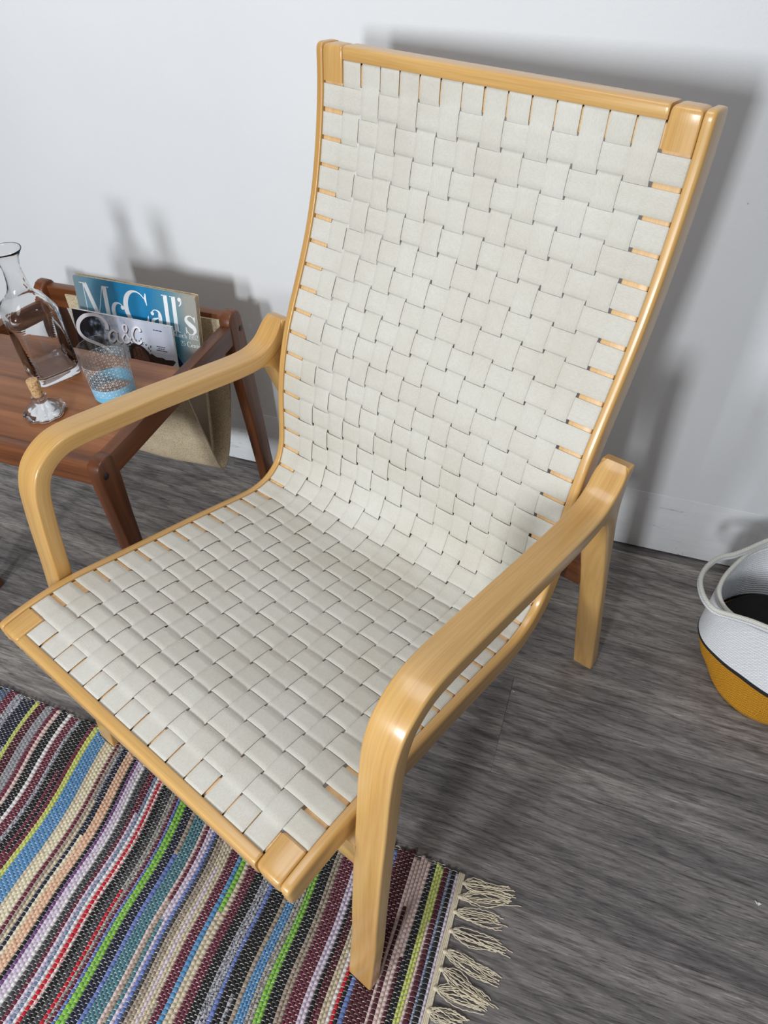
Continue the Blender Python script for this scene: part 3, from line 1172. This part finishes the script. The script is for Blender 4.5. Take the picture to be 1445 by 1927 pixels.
# vintage magazine; local x along the cover, z up, front at -y
mw, mh = 0.2725, 0.345
lean = math.radians(9.5)
mag = empty('magazine', (-0.6205, 0.678, 0.2255), (-lean, math.radians(0.95), 0))
tag(mag, 'worn vintage magazine with a blue cover and big white serif title, in the jute sling', 'magazine')
box('page_block', (0.0015, -0.0035, 0.001), (mw - 0.001, 0.0065, mh - 0.002), M['pages'], mag, 0.0008, 2)
crn = 0.011
V2 = [(0, 0), (mw, 0), (mw, mh - crn), (mw - 0.002, mh - .004), (mw - .008, mh), (.004, mh), (.001, mh - .002), (0, mh - .006)]
o = mesh('front_cover', [(a, -0.0042, b) for a, b in V2] + [(a, -0.0036, b) for a, b in V2],
         [tuple(range(8)), tuple(range(15, 7, -1))] + [(i, (i + 1) % 8 + 0, (i + 1) % 8 + 8, i + 8) for i in range(8)],
         M['cover_blue'], mag, uv=[(a / mw, b / mh) for a, b in V2] * 2, smooth=False)
fix_normals(o)
box('back_cover', (0, 0.0066, 0), (mw, 0.0072, mh), M['pages'], mag, 0, 2)
V, F, wd = text_geo("McCall's", 0.0660, 1.0, -0.02)
V[:, 0] *= 0.256 / wd
print_on(mag, 'title_print', (V, F), -0.0045, M['white_print'], 0.0125, mh - 0.0125 - 0.066)
V, F, wd = text_geo('March 1952', 0.0100, 2.4, 0.03)
print_on(mag, 'date_print', (V, F), -0.0045, M['white_print'], mw - 0.0025 - wd, mh - 0.0885)
V, F, wd = text_geo('25 Cents', 0.0100, 2.4, 0.03)
print_on(mag, 'price_print', (V, F), -0.0045, M['white_print'], mw - 0.0005 - wd, mh - 0.1050)
print_on(mag, 'navy_shape_print', poly2([(.212, mh - .118), (.234, mh - .152), (.14, mh - .152), (.14, mh - .118)]), -0.0043, M['navy_print'])
print_on(mag, 'line_print', stroke([(.212, mh - .118), (.236, mh - .155)], [.0016, .0016]), -0.0044, M['light_blue_print'])

# second magazine
w2, h2 = 0.2265, 0.277
mag2 = empty('magazine', (-0.6165, 0.6608, 0.2365), (-math.radians(8.0), math.radians(0.7), 0))
tag(mag2, 'glossy magazine with pale sky cover and white script title, before the blue magazine', 'magazine')
box('page_block', (0.0005, -0.0022, 0.0005), (w2 - 0.0006, 0.0022, h2 - 0.0006), M['pages_white'], mag2, 0.0004, 2)
cover(mag2, 'front_cover', w2, h2, -0.0025, M['cover_sky'])
box('back_cover', (0, 0.0023, 0), (w2, 0.0026, h2), M['pages_white'], mag2, 0, 2)


def script_title(dx, dz, y, mat, nm):
    S = stroke([(.070, -.028), (.0705, -.017), (.062, -.0065), (.046, -.0035), (.024, -.010), (.008, -.026), (.006, -.042), (.016, -.053), (.036, -.058), (.056, -.063), (.068, -.073),
                (.066, -.088), (.052, -.094), (.040, -.090), (.040, -.083)], [.0075, .0075, .0065, .0060, .0070, .0078, .0076, .007, .0066, .0068, .0066, .006, .0052, .0045, .004], 80)
    a = stroke([(.104, -.047), (.094, -.042), (.083, -.050), (.079, -.063), (.086, -.070), (.096, -.062), (.103, -.048), (.101, -.063), (.108, -.069), (.115, -.063)],
               [.0045, .005, .0055, .0055, .005, .0045, .0045, .005, .0045, .003], 50)
    amp = stroke([(.140, -.064), (.130, -.050), (.121, -.034), (.124, -.024), (.131, -.025), (.131, -.035), (.121, -.048), (.115, -.057), (.120, -.066), (.131, -.062), (.139, -.050)],
                 [.0045, .005, .0050, .0045, .0042, .0042, .0046, .005, .005, .0045, .004], 60)
    c = stroke([(.166, -.033), (.164, -.026), (.156, -.024), (.147, -.033), (.143, -.047), (.147, -.059), (.157, -.062), (.166, -.055)],
               [.006, .0055, .005, .0055, .006, .0055, .005, .0045], 46)
    S = (S[0] * [1.10, 1.12], S[1])
    small = [((v - [.079, -.060]) * [.88, .90] + [.0775, -.046], f) for v, f in (a, amp, c)]
    print_on(mag2, nm, join2([S] + small), y, mat, dx, h2 + dz)


HP = h2 + 0.020
# printed picture: roof line, head with a leaf wreath
print_on(mag2, 'roof_print', poly2([(.146, HP - .125), (.146, HP - .088), (.152, HP - .0845), (.160, HP - .0870), (.167, HP - .0855), (.176, HP - .0905), (.190, HP - .0895), (.196, HP - .0925),
                                    (.214, HP - .0905), (.219, HP - .0935), (.211, HP - .1030), (.203, HP - .1050), (.202, HP - .125)]), -0.0026, M['hair_dark'], 0.006)
print_on(mag2, 'hair_shade_print', poly2([(.098, HP - .125), (.098, HP - .080), (.106, HP - .0715), (.118, HP - .069), (.132, HP - .073), (.143, HP - .083), (.151, HP - .098), (.155, HP - .125)]), -0.00270, M['hair_dark'], 0.022)
print_on(mag2, 'hair_print', poly2([(.105, HP - .125), (.107, HP - .084), (.114, HP - .076), (.124, HP - .075), (.134, HP - .082), (.141, HP - .095), (.143, HP - .104), (.130, HP - .101), (.122, HP - .106), (.118, HP - .125)]), -0.00280, M['hair_print'], 0.022)
for q in ([(.112, -.078), (.114, -.09), (.113, -.104)], [(.121, -.077), (.124, -.088), (.126, -.100)], [(.129, -.079), (.134, -.089), (.138, -.099)]):
    print_on(mag2, 'hair_strand_print', stroke([(a, HP + b) for a, b in q], [.0012, .0016, .001], 10), -0.00290, M['hair_dark'], 0.022)
print_on(mag2, 'cheek_print', poly2([(.128, HP - .125), (.130, HP - .112), (.136, HP - .106), (.144, HP - .105), (.149, HP - .109), (.153, HP - .125)]), -0.00285, M['skin_print'], 0.022)
lr_ = random.Random(5)
for k in range(34):
    t = k / 33.0
    a = math.radians(168 - 140 * t)
    cx = .124 + .029 * math.cos(a) + lr_.uniform(-.003, .003)
    cz = -.099 + .034 * math.sin(a) + lr_.uniform(-.003, .004)
    if k % 9 == 4:
        cz += 0.006
    r = lr_.uniform(.0016, .003)
    ang = lr_.uniform(0, PI)
    P = [(cx + r * math.cos(b) * math.cos(ang) - r * .45 * math.sin(b) * math.sin(ang), HP + cz + r * math.cos(b) * math.sin(ang) + r * .45 * math.sin(b) * math.cos(ang)) for b in np.arange(8) * PI / 4]
    print_on(mag2, 'leaf_print', poly2(P), -0.00300 - 0.00002 * (k % 7), M['leaf_print'] if k % 3 else M['leaf_print2'], 0.022)
script_title(0.0014, -0.0014, -0.00320, M['shadow_print'], 'title_shadow_print')
script_title(0, 0, -0.0033, M['lavender_white'], 'title_print')

cap = []
for z_, x0_, x1_, n_ in ((-.0465, .186, .206, 4), (-.0505, .189, .204, 3), (-.0545, .184, .210, 2)):
    xs_ = np.linspace(x0_, x1_, n_ + 1)
    cap += [stroke([(xs_[q], z_), (xs_[q + 1] - .0009, z_)], [.0017, .0017]) for q in range(n_)]
print_on(mag2, 'caption_print', join2(cap), -0.0027, M['shadow_print'], 0, h2)
print_on(mag2, 'issue_date_print', join2([stroke([(.184, -.013), (.188, -.013)], [.0018, .0018]), stroke([(.189, -.013), (.196, -.013)], [.0018, .0018]), stroke([(.197, -.013), (.203, -.013)], [.0018, .0018])]),
         -0.0027, M['navy_print'], 0, h2)

# ------------------------------------------------------------------ glassware
DX, DY = -0.5385, 0.5295
dec = empty('decanter', (DX, DY, TZ + 0.0003), (0, 0, math.radians(61.5)))
tag(dec, 'square clear glass decanter with a flared neck, unstoppered, on the teak table', 'decanter')


def sqring(half, z, ch, k=40, bead=0.0):
    """rounded square, blends to a circle as ch -> 1"""
    th = np.arange(k) * 2 * PI / k + PI / k
    n_ = 2 + 9 * (1 - ch)
    c, s = np.cos(th), np.sin(th)
    r = half / (np.abs(c) ** n_ + np.abs(s) ** n_) ** (1 / n_)
    r = r * (1 + bead * (np.abs(np.abs(c) - np.abs(s)) < 0.28))
    return np.c_[r * c, r * s, np.full(k, z)]


rings = []
for z, hf, ch in ((0.0, .035, .25), (.0012, .0380, .18), (.004, .0395, .15)):
    rings.append(sqring(hf, z, ch))
for z in np.linspace(.008, .122, 58):
    rings.append(sqring(.0395, z, .15, bead=.006 * math.sin(z * 2 * PI / .0056)))
for z, hf, ch in ((.128, .0398, .15), (.1335, .0390, .16), (.1385, .0362, .22), (.1430, .0318, .35), (.1485, .0268, .5), (.156, .0218, .65), (.165, .0182, .8),
                  (.176, .0160, .9), (.188, .0150, .97), (.198, .0146, 1), (.204, .0150, 1), (.207, .0160, 1), (.2105, .0162, 1), (.215, .0172, 1), (.221, .0198, 1), (.2265, .0236, 1), (.2300, .0260, 1), (.2314, .0266, 1), (.2322, .0262, 1), (.2316, .0256, 1), (.2282, .0230, 1), (.2225, .0186, 1), (.216, .0158, 1), (.2105, .0148, 1), (.204, .0137, 1), (.195, .0133, 1), (.176, .0144, .95),
                  (.165, .0164, .8), (.156, .0198, .65), (.1485, .0248, .5), (.1430, .0298, .35), (.1380, .0342, .25), (.130, .0374, .2), (.110, .0378, .18), (.020, .0374, .18), (.013, .0325, .22), (.0095, .0260, .35), (.0085, .012, .6)):
    rings.append(sqring(hf, z, ch))
loft('decanter_body', rings, M['glass'], dec, sharp=None)

stp = empty('bottle_stopper', (-0.4735, 0.4225, TZ + 0.0003))
tag(stp, 'cut glass bottle stopper with a cork, standing cork up beside the decanter', 'stopper')


def star(t, r, z):
    return r * (1 + 0.042 * math.cos(8 * t + 0.6) - 0.010 * math.cos(16 * t + 1.2))


lathe('glass_head', [(.006, .0), (.024, .0), (.0325, .0015), (.0350, .0050), (.0335, .0085), (.0275, .0110), (.0245, .0118), (.0230, .0150), (.0180, .0195), (.0125, .0230), (.0085, .0265), (.0080, .0290),
                     (.0100, .0310), (.0122, .0325), (.0126, .0342), (.0112, .0356), (.0060, .0360)], M['glass'], stp, 84, mod=lambda t, r, z: star(t, r, z) if z < .02 else r, sharp=None)
lathe('cork_shaft', [(.0085, .0362), (.0088, .0375), (.0098, .0640), (.0094, .0662), (.0082, .0670)], M['cork'], stp, 32)

GX, GY = -0.3875, 0.5035
tum = empty('drinking_glass', (GX, GY, TZ + 0.0003))
tag(tum, 'clear tumbler with a blue base band and a white line grid, on the teak table', 'glass')


def trad(z):
    return 0.0350 + 0.0043 * z / 0.097


lathe('tumbler_body', [(.024, .0), (.0325, .0005), (.0347, .003)] + [(trad(z), z) for z in np.linspace(.006, .096, 12)] +
      [(trad(.097) - .0003, .0972), (trad(.097) - .0010, .0972)] + [(trad(z) - .0014, z) for z in np.linspace(.0955, .012, 12)] + [(.0325, .0085), (.0285, .0070), (.012, .0065)],
      M['glass_thin'], tum, 72, sharp=None)
lathe('blue_band', [(trad(z) + .00012, z) for z in np.linspace(.0060, .0320, 8)], M['blue_print'], tum, 72, cap=False, sharp=None)
geo_v, geo_f = [], []


def glass_line(pts, w=0.00030):
    """pts: (theta, z) along the line"""
    pts = np.asarray(pts)
    m = np.c_[pts[:, 0] * 0.0367, pts[:, 1]]
    V, F = ribbon_geo(m, np.full(len(m), w))
    o_ = sum(len(v) for v in geo_v)
    r = np.array([trad(z) for z in V[:, 1]]) + 0.00022
    t = V[:, 0] / 0.0367
    geo_v.append(np.c_[r * np.cos(t), r * np.sin(t), V[:, 1]])
    geo_f.extend([tuple(i + o_ for i in f) for f in F])


NG = 40
ZA, ZB = 0.0180, 0.0740
dth = 2 * PI / NG
dz = 0.0056
for z in np.arange(ZA, ZB + 1e-6, dz * 1.0):
    glass_line([(t, z) for t in np.linspace(0, 2 * PI, 73)])
nz = int(round((ZB - ZA) / dz))
for k in range(NG):
    glass_line([(k * dth, z) for z in np.linspace(ZA, ZB, 3)])
    if k % 2 == 0:
        for sg in (1, -1):
            glass_line([(k * dth + sg * dth * q, ZA + dz * q) for q in np.linspace(0, nz, nz * 2 + 1)])
mesh('line_grid_print', np.concatenate(geo_v), geo_f, M['white_print'], tum, smooth=False)

# ------------------------------------------------------------------ the basket
BX, BY = 0.822, 0.648
bas = empty('rope_basket', (BX, BY, 0))
tag(bas, 'round coiled rope basket, white above a black stripe and mustard base', 'basket')
NB = 132
TB = np.arange(NB) * 2 * PI / NB


def outline(P):
    """closed soft outline -> radius at NB angles about the basket centre"""
    P = np.array(P) - [BX, BY]
    Q = catmull(np.r_[P[-3:], P, P[:3]], 600)
    a = np.arctan2(Q[:, 1], Q[:, 0]) % (2 * PI)
    r = np.hypot(Q[:, 0], Q[:, 1])
    o_ = np.argsort(a)
    return np.interp(TB, a[o_], r[o_], period=2 * PI)


RIM_P = [(.689, .640), (.694, .611), (.711, .589), (.740, .579), (.772, .571), (.815, .566), (.865, .575), (.905, .605), (.925, .655), (.920, .715), (.890, .765), (.845, .795), (.800, .798),
         (.768, .780), (.737, .748), (.713, .708), (.696, .672)]
MID_P = [(.686, .640), (.690, .615), (.699, .598), (.716, .580), (.736, .563), (.760, .548), (.783, .533), (.806, .521), (.845, .510), (.890, .522), (.925, .560), (.940, .620), (.930, .680),
         (.895, .730), (.845, .755), (.790, .757), (.745, .737), (.710, .702), (.692, .668)]
HND_P = [(.692, .716), (.676, .699), (.663, .676), (.656, .652), (.656, .629), (.665, .600), (.682, .581), (.708, .578), (.740, .575), (.772, .568), (.815, .564), (.865, .573), (.918, .598), (.950, .640),
         (.950, .700), (.915, .750), (.845, .796), (.800, .799), (.771, .783), (.737, .750), (.711, .727)]
aa = np.arange(24) * 2 * PI / 24
B0 = outline(np.c_[.831 + .100 * np.cos(aa), .622 + .100 * np.sin(aa)])
B1 = outline(np.c_[.831 + .109 * np.cos(aa), .622 + .109 * np.sin(aa)])
BM, BR, BH = outline(MID_P), outline(RIM_P), outline(HND_P)
B2 = 0.45 * B1 + 0.55 * BM


def brad(z):
    zs = [0, .016, .045, .085, .20, .24]
    st_ = np.array([B0, B1, B2 + .002, BM, BR, BR])
    return np.array([np.interp(z, zs, st_[:, q]) for q in range(NB)])


def ring(r, z):
    return np.c_[r * np.cos(TB), r * np.sin(TB), np.full(NB, z)]


def coil(name, z0, z1, n, mat, bulge=0.0012):
    out, inn = [], []
    for i in range(n):
        for q in np.linspace(0, 1, 6)[:-1] if i < n - 1 else np.linspace(0, 1, 6):
            z = z0 + (z1 - z0) * (i + q) / n
            b = bulge * math.sin(PI * q) ** 0.7
            r = brad(z)
            out.append(ring(r + b, z))
            inn.append(ring(r - 0.005 - b, z))
    return loft(name, out + inn[::-1], mat, bas, loop=True, sharp=None)


loft('basket_bottom', [ring(B0 * .1, .001), ring(B0 * .97, .001), ring(B0 * .97, .006), ring(B0 * .1, .006)], M['rope_yellow'], bas, sharp=None)
coil('mustard_band', 0.001, 0.081, 16, M['rope_yellow'])
coil('black_stripe', 0.081, 0.0885, 1, M['rope_black'], bulge=0.0016)
coil('white_band', 0.0885, 0.1905, 21, M['rope_white'])
ZR = 0.1940


def loop_tube(name, P, r, mat, k=8):
    P = np.asarray(P)
    n = len(P)
    T = np.roll(P, -1, 0) - np.roll(P, 1, 0)
    T /= np.linalg.norm(T, axis=1)[:, None]
    rings = []
    a = np.arange(k) * 2 * PI / k
    for i in range(n):
        s = np.cross(T[i], [0, 0, 1.0])
        s /= np.linalg.norm(s)
        rings.append(P[i] + r * (np.cos(a)[:, None] * s + np.sin(a)[:, None] * np.array([0, 0, 1.0])))
    return loft(name, rings, mat, bas, loop=True, sharp=None)


loop_tube('rim_rope', ring(BR - .0025, ZR), 0.0042, M['rope_rim'])
for i, zz in enumerate((ZR + .0060, ZR + .0122)):
    loop_tube('handle_rope', ring(BH - .001, zz), 0.0043, M['rope_rim'] if i == 1 else M['rope_white'])
cl = empty('black_cloth', (BX, BY, 0.0065))
tag(cl, 'black cloth filling the bottom of the rope basket', 'cloth')
rn = random.Random(3)
ph = [rn.uniform(0, 6) for _ in range(6)]
loft('cloth_heap', [ring(B0 * .86, .0), ring((B1 - .008) * .95, .012), ring(B2 - .013, .040), ring(BM - .0135, .080), ring(brad(.1) - .017, .092), ring(BM * .82, .0965), ring(BM * .5, .098), ring(BM * .25, .0975), ring(BM * .05, .098)],
     M['black_cloth'], cl, sharp=None)

# ------------------------------------------------------------------ the rag rug
RX1 = 0.3650
rug = empty('rag_rug', (-0.19, -0.15, 0))
tag(rug, 'multicoloured striped rag rug with knotted cream fringe, under the armchair', 'rug')
SEQ = [('lavender', 1), ('black', 2), ('bluemix', 1), ('wine', 2), ('lime', 2), ('black', 1), ('pink', 3), ('wine', 3), ('peri', 1), ('black', 1), ('red', 1), ('white', 1), ('beige', 2),
       ('wine', 2), ('black', 1), ('lavender', 2), ('maroon', 3), ('taupe', 2), ('black', 3), ('green', 2), ('greymix', 2), ('blue', 2), ('taupe', 1), ('black', 3), ('peri', 1), ('mix', 2), ('black', 2),
       ('maroon', 2), ('greenmix', 1), ('green', 1), ('blue', 1), ('maroon', 2), ('beige', 3), ('taupe', 2), ('charcoal', 1), ('peri', 1), ('lavender', 2), ('maroon', 1), ('pink', 1), ('teal', 3), ('taupe', 1),
       ('navy', 2), ('green', 2), ('peri', 1), ('maroon', 1), ('greymix', 2), ('charcoal', 2), ('black', 2), ('redmix', 1), ('red', 1), ('white', 1), ('bluemix', 1), ('maroon', 2), ('charcoal', 2), ('white', 1), ('lavender', 2),
       ('purple', 1), ('black', 1), ('peach', 3), ('navy', 2), ('mix', 1), ('taupe', 1), ('maroon', 1), ('cream', 3), ('beige', 1), ('blue', 3), ('lime', 1), ('maroon', 1), ('black', 3), ('mix', 1), ('maroon', 2), ('white', 1),
       ('black', 2), ('pink', 1), ('maroon', 1), ('grey', 2), ('wine', 2), ('lime', 1), ('navy', 3), ('mix', 2), ('maroon', 2), ('slate', 2), ('black', 3), ('taupe', 2), ('green', 1), ('black', 2), ('lavender', 2), ('blue', 2), ('wine', 3)]
ANCH = {4: .3367, 6: .3030, 7: .2759, 8: .2580, 15: .2089, 16: .1915, 17: .1761, 18: .1620, 19: .1500, 20: .1385, 21: .1256, 32: -.0107, 39: -.0716, 42: -.1122, 49: -.1664, 58: -.2409,
        65: -.3090, 66: -.3325, 75: -.4407, 77: -.4713}
ends = np.cumsum([n for c, n in SEQ])
mids = [ends[k] - SEQ[k][1] / 2 for k in ANCH]
bx = np.interp(np.r_[0, ends], np.r_[0, mids, ends[-1]], np.r_[RX1, list(ANCH.values()), -.70])
rows, roww = [], []
for (c, n), xa, xb in zip(SEQ, bx[:-1], bx[1:]):
    k = max(1, int(round((xa - xb) / 0.0054)))
    rows += [c] * k
    roww += [(xa - xb) / k] * k
NROW = len(rows)
PB = 0.0070
Y_NEAR = -0.42
RH = 0.0053


def wavesum(seed):
    r = np.random.default_rng(seed)
    A = r.normal(0, 1, 4)
    L = r.uniform(0.16, 0.9, 4)
    P = r.uniform(0, 6.28, 4)
    return lambda y: sum(a * np.sin(y * 2 * PI / l + p) for a, l, p in zip(A, L, P)) / 2.0


ygrid = np.linspace(-0.50, 0.20, 240)
basew = np.array(roww)
wid = np.array([basew[i] * (1 + 0.10 * np.clip(wavesum(100 + i)(ygrid), -2.2, 2.2)) for i in range(NROW)])
cum = np.cumsum(wid, axis=0)
ctr = RX1 - (cum - wid / 2)        # (row, y)


def far_edge(x):
    return 0.0975 + (0.37 - x) * 0.048


T_ = np.array([0.0, 0.16, 0.5, 0.84])
RR_ = np.array([0.66, 0.93, 1.0, 0.93])
ANG = np.linspace(0, PI, 6)
for i in range(NROW):
    xm = ctr[i].mean()
    yend = far_edge(xm) + RNG.uniform(-0.004, 0.004)
    ofs = (i % 2) * PB / 2
    kmin = int(math.floor((Y_NEAR - ofs) / PB))
    kmax = int(math.floor((yend - ofs) / PB))
    ks = np.arange(kmin, kmax)
    t = (ks[:, None] + T_[None, :]).ravel() * PB + ofs
    rr = np.tile(RR_, len(ks)) * np.repeat(RNG.uniform(0.9, 1.08, len(ks)), 4)
    t = np.r_[t, t[-1] + PB * .16, t[-1] + PB * 0.3]
    rr = np.r_[rr, 0.66, 0.25]
    xc = np.interp(t, ygrid, ctr[i])
    wl = np.interp(t, ygrid, wid[i])
    hw = wl * 0.54 * (0.55 + 0.45 * rr)
    V = np.empty((len(t), 6, 3))
    V[:, :, 0] = xc[:, None] + hw[:, None] * np.cos(ANG)[None, :] + 0.19
    V[:, :, 1] = t[:, None] + 0.15
    V[:, :, 2] = 0.0008 + (RH * rr * (0.8 + 0.2 * wl / 0.0054))[:, None] * np.sin(ANG)[None, :] ** 0.75
    n = len(t)
    a = (np.arange(n - 1)[:, None] * 6 + np.arange(5)[None, :])
    F = np.stack([a, a + 1, a + 7, a + 6], -1).reshape(-1, 4)
    mats = [RAG[rows[i]]]
    midx = None
    if RNG.random() < 0.16:
        other = rows[(i + 6) % NROW]
        mats.append(RAG[other])
        cut = RNG.uniform(Y_NEAR + .12, yend - 0.05)
        fy = np.repeat(t[:-1] < cut, 5)
        midx = fy.astype(np.int32)
    mesh('weft_strip', V.reshape(-1, 3), F, None, rug, mats=mats, midx=midx)

# warp threads cross every other strip on top
ny0 = int(math.ceil(Y_NEAR / (PB / 2)))
ny1 = int(math.floor(0.155 / (PB / 2)))
for m in range(ny0, ny1):
    yv = m * PB / 2
    P = []
    for i in range(NROW):
        xc = np.interp(yv, ygrid, ctr[i])
        if yv > far_edge(xc) - 0.004:
            if yv > far_edge(xc + .02):
                continue
        w_ = np.interp(yv, ygrid, wid[i])
        if i % 2 == m % 2:
            P += [(xc + w_ * .52, yv, .0022), (xc + w_ * .24, yv + .0002, .0044), (xc - w_ * .24, yv - .0002, .0044), (xc - w_ * .52, yv, .0022)]
        else:
            P.append((xc, yv, .0012))
    if len(P) < 6:
        continue
    P = np.array(P)
    n = len(P)
    dy = RNG.uniform(-.0004, .0004, n)
    P[:, 1] += dy
    r = 0.00052
    V = np.empty((n, 3, 3))
    V[:, 0] = P + [0, r, 0]
    V[:, 1] = P + [0, 0, r * 1.3]
    V[:, 2] = P + [0, -r, 0]
    V[:, :, 0] += 0.19
    V[:, :, 1] += 0.15
    a = np.arange(n - 1)[:, None] * 3 + np.arange(2)[None, :]
    F = np.stack([a, a + 1, a + 4, a + 3], -1).reshape(-1, 4)
    mesh('warp_thread', V.reshape(-1, 3), F, M['warp'], rug)

# cream hem of twined threads at the end of the rug
for q in range(4):
    yv = np.linspace(Y_NEAR, far_edge(RX1) - 0.002, 220)
    xh = np.interp(yv, ygrid, np.full_like(ygrid, RX1)) + 0.0014 + q * 0.0023 + 0.0004 * np.sin(yv * 60 + q)
    zz = 0.0026 - q * 0.0003 + 0.0006 * np.sin(yv * 2 * PI / 0.0042 + q * PI)
    tube('hem_cord', np.c_[xh + 0.19, yv + 0.15, zz], 0.0015, M['cream_thread'], rug, k=6)

KN = [(.3775, .0820), (.3760, .0608), (.3745, .0380), (.3750, .0109), (.3740, -.0184), (.3745, -.0417), (.3735, -.0671), (.3720, -.0958),
      (.3735, -.1230), (.3740, -.1500), (.3740, -.1780), (.3740, -.2050)]
KE = [(.4500, .0930), (.4480, .0790), (.4440, .0450), (.4530, .0130), (.4540, -.0290), (.4480, -.0610), (.4440, -.0670), (.4230, -.0950),
      (.4450, -.1300), (.4450, -.1650), (.4450, -.1850), (.4450, -.2200)]
tr = random.Random(21)
for (kx, ky), (ex, ey) in zip(KN, KE):
    tas = empty('tassel', (kx + 0.19, ky + 0.15, 0.0))
    tas.parent = rug
    th = np.arange(12) * 2 * PI / 12
    rings = []
    for u, rr in ((-.0042, .0012), (-.003, .0026), (-.001, .0034), (.0012, .0032), (.003, .0022), (.0042, .0010)):
        rings.append(np.c_[np.full(12, u), rr * np.cos(th), 0.0034 + rr * 0.9 * np.sin(th)])
    loft('knot', rings, M['cream_thread'], tas, sharp=None)
    nst = 13
    Vs, Fs, base = [], [], 0
    for q in range(nst):
        f = (q / (nst - 1) - 0.5)
        e = np.array([ex - kx + tr.uniform(-.008, .006), ey - ky + f * 0.012 + tr.uniform(-.003, .003)])
        if tr.random() < 0.12:
            e = e + np.array([tr.uniform(-.004, .020), tr.uniform(-.012, .010)])
        d = e / np.linalg.norm(e)
        nrm = np.array([-d[1], d[0]])
        tt_ = np.linspace(0, 1, 16)
        bow = f * 0.016 * np.sin(PI * tt_ ** 0.7) + tr.uniform(-.004, .004) * np.sin(2 * PI * tt_ + tr.uniform(0, 3)) + 0.0006 * np.sin(tt_ * 40 + q)
        P = np.outer(tt_, e) + np.outer(bow, nrm)
        z = 0.0034 * (1 - tt_) ** 2 + 0.0009 + abs(tr.gauss(0, .0011)) * np.sin(PI * tt_)
        P3 = np.c_[P, z]
        r = 0.00064
        T3 = np.gradient(P3, axis=0)
        T3 /= np.linalg.norm(T3, axis=1)[:, None]
        S3 = np.cross(T3, [0, 0, 1.0])
        S3 /= np.linalg.norm(S3, axis=1)[:, None]
        U3 = np.cross(S3, T3)
        a = np.arange(5) * 2 * PI / 5
        V = P3[:, None, :] + r * (np.cos(a)[None, :, None] * S3[:, None, :] + np.sin(a)[None, :, None] * U3[:, None, :])
        n = len(P3)
        for ii in range(n - 1):
            for jj in range(5):
                Fs.append((base + ii * 5 + jj, base + ii * 5 + (jj + 1) % 5, base + (ii + 1) * 5 + (jj + 1) % 5, base + (ii + 1) * 5 + jj))
        Vs.append(V.reshape(-1, 3))
        base += n * 5
    so = mesh('strands', np.concatenate(Vs), Fs, M['cream_thread'], tas)
    so['kind'] = 'stuff'

# small paper bits lying on the floor
for (x, y_, s, lb) in ((0.8087, 0.1984, 0.006, 'tiny torn white paper scrap on bare floor between the fringe and the basket'),
                       (0.3800, 0.4440, 0.0028, 'tiny white crumb on the floor beside the rear leg of the armchair')):
    P = [(s * (0.6 + 0.4 * math.sin(2.3 * k + 1)) * math.cos(k * PI / 4), s * (0.5 + 0.4 * math.cos(1.7 * k)) * math.sin(k * PI / 4), 0.0008 + 0.0012 * (k % 3 == 0)) for k in range(8)]
    V = P + [(a * .8, b * .8, 0.0001) for a, b, c in P]
    F = [tuple(range(8)), tuple(range(15, 7, -1))] + [(k, k + 8, (k + 1) % 8 + 8, (k + 1) % 8) for k in range(8)]
    o = mesh('paper_scrap', V, F, M['paper_bit'], smooth=False)
    o.location = (x, y_, 0)
    tag(o, lb, 'paper scrap')
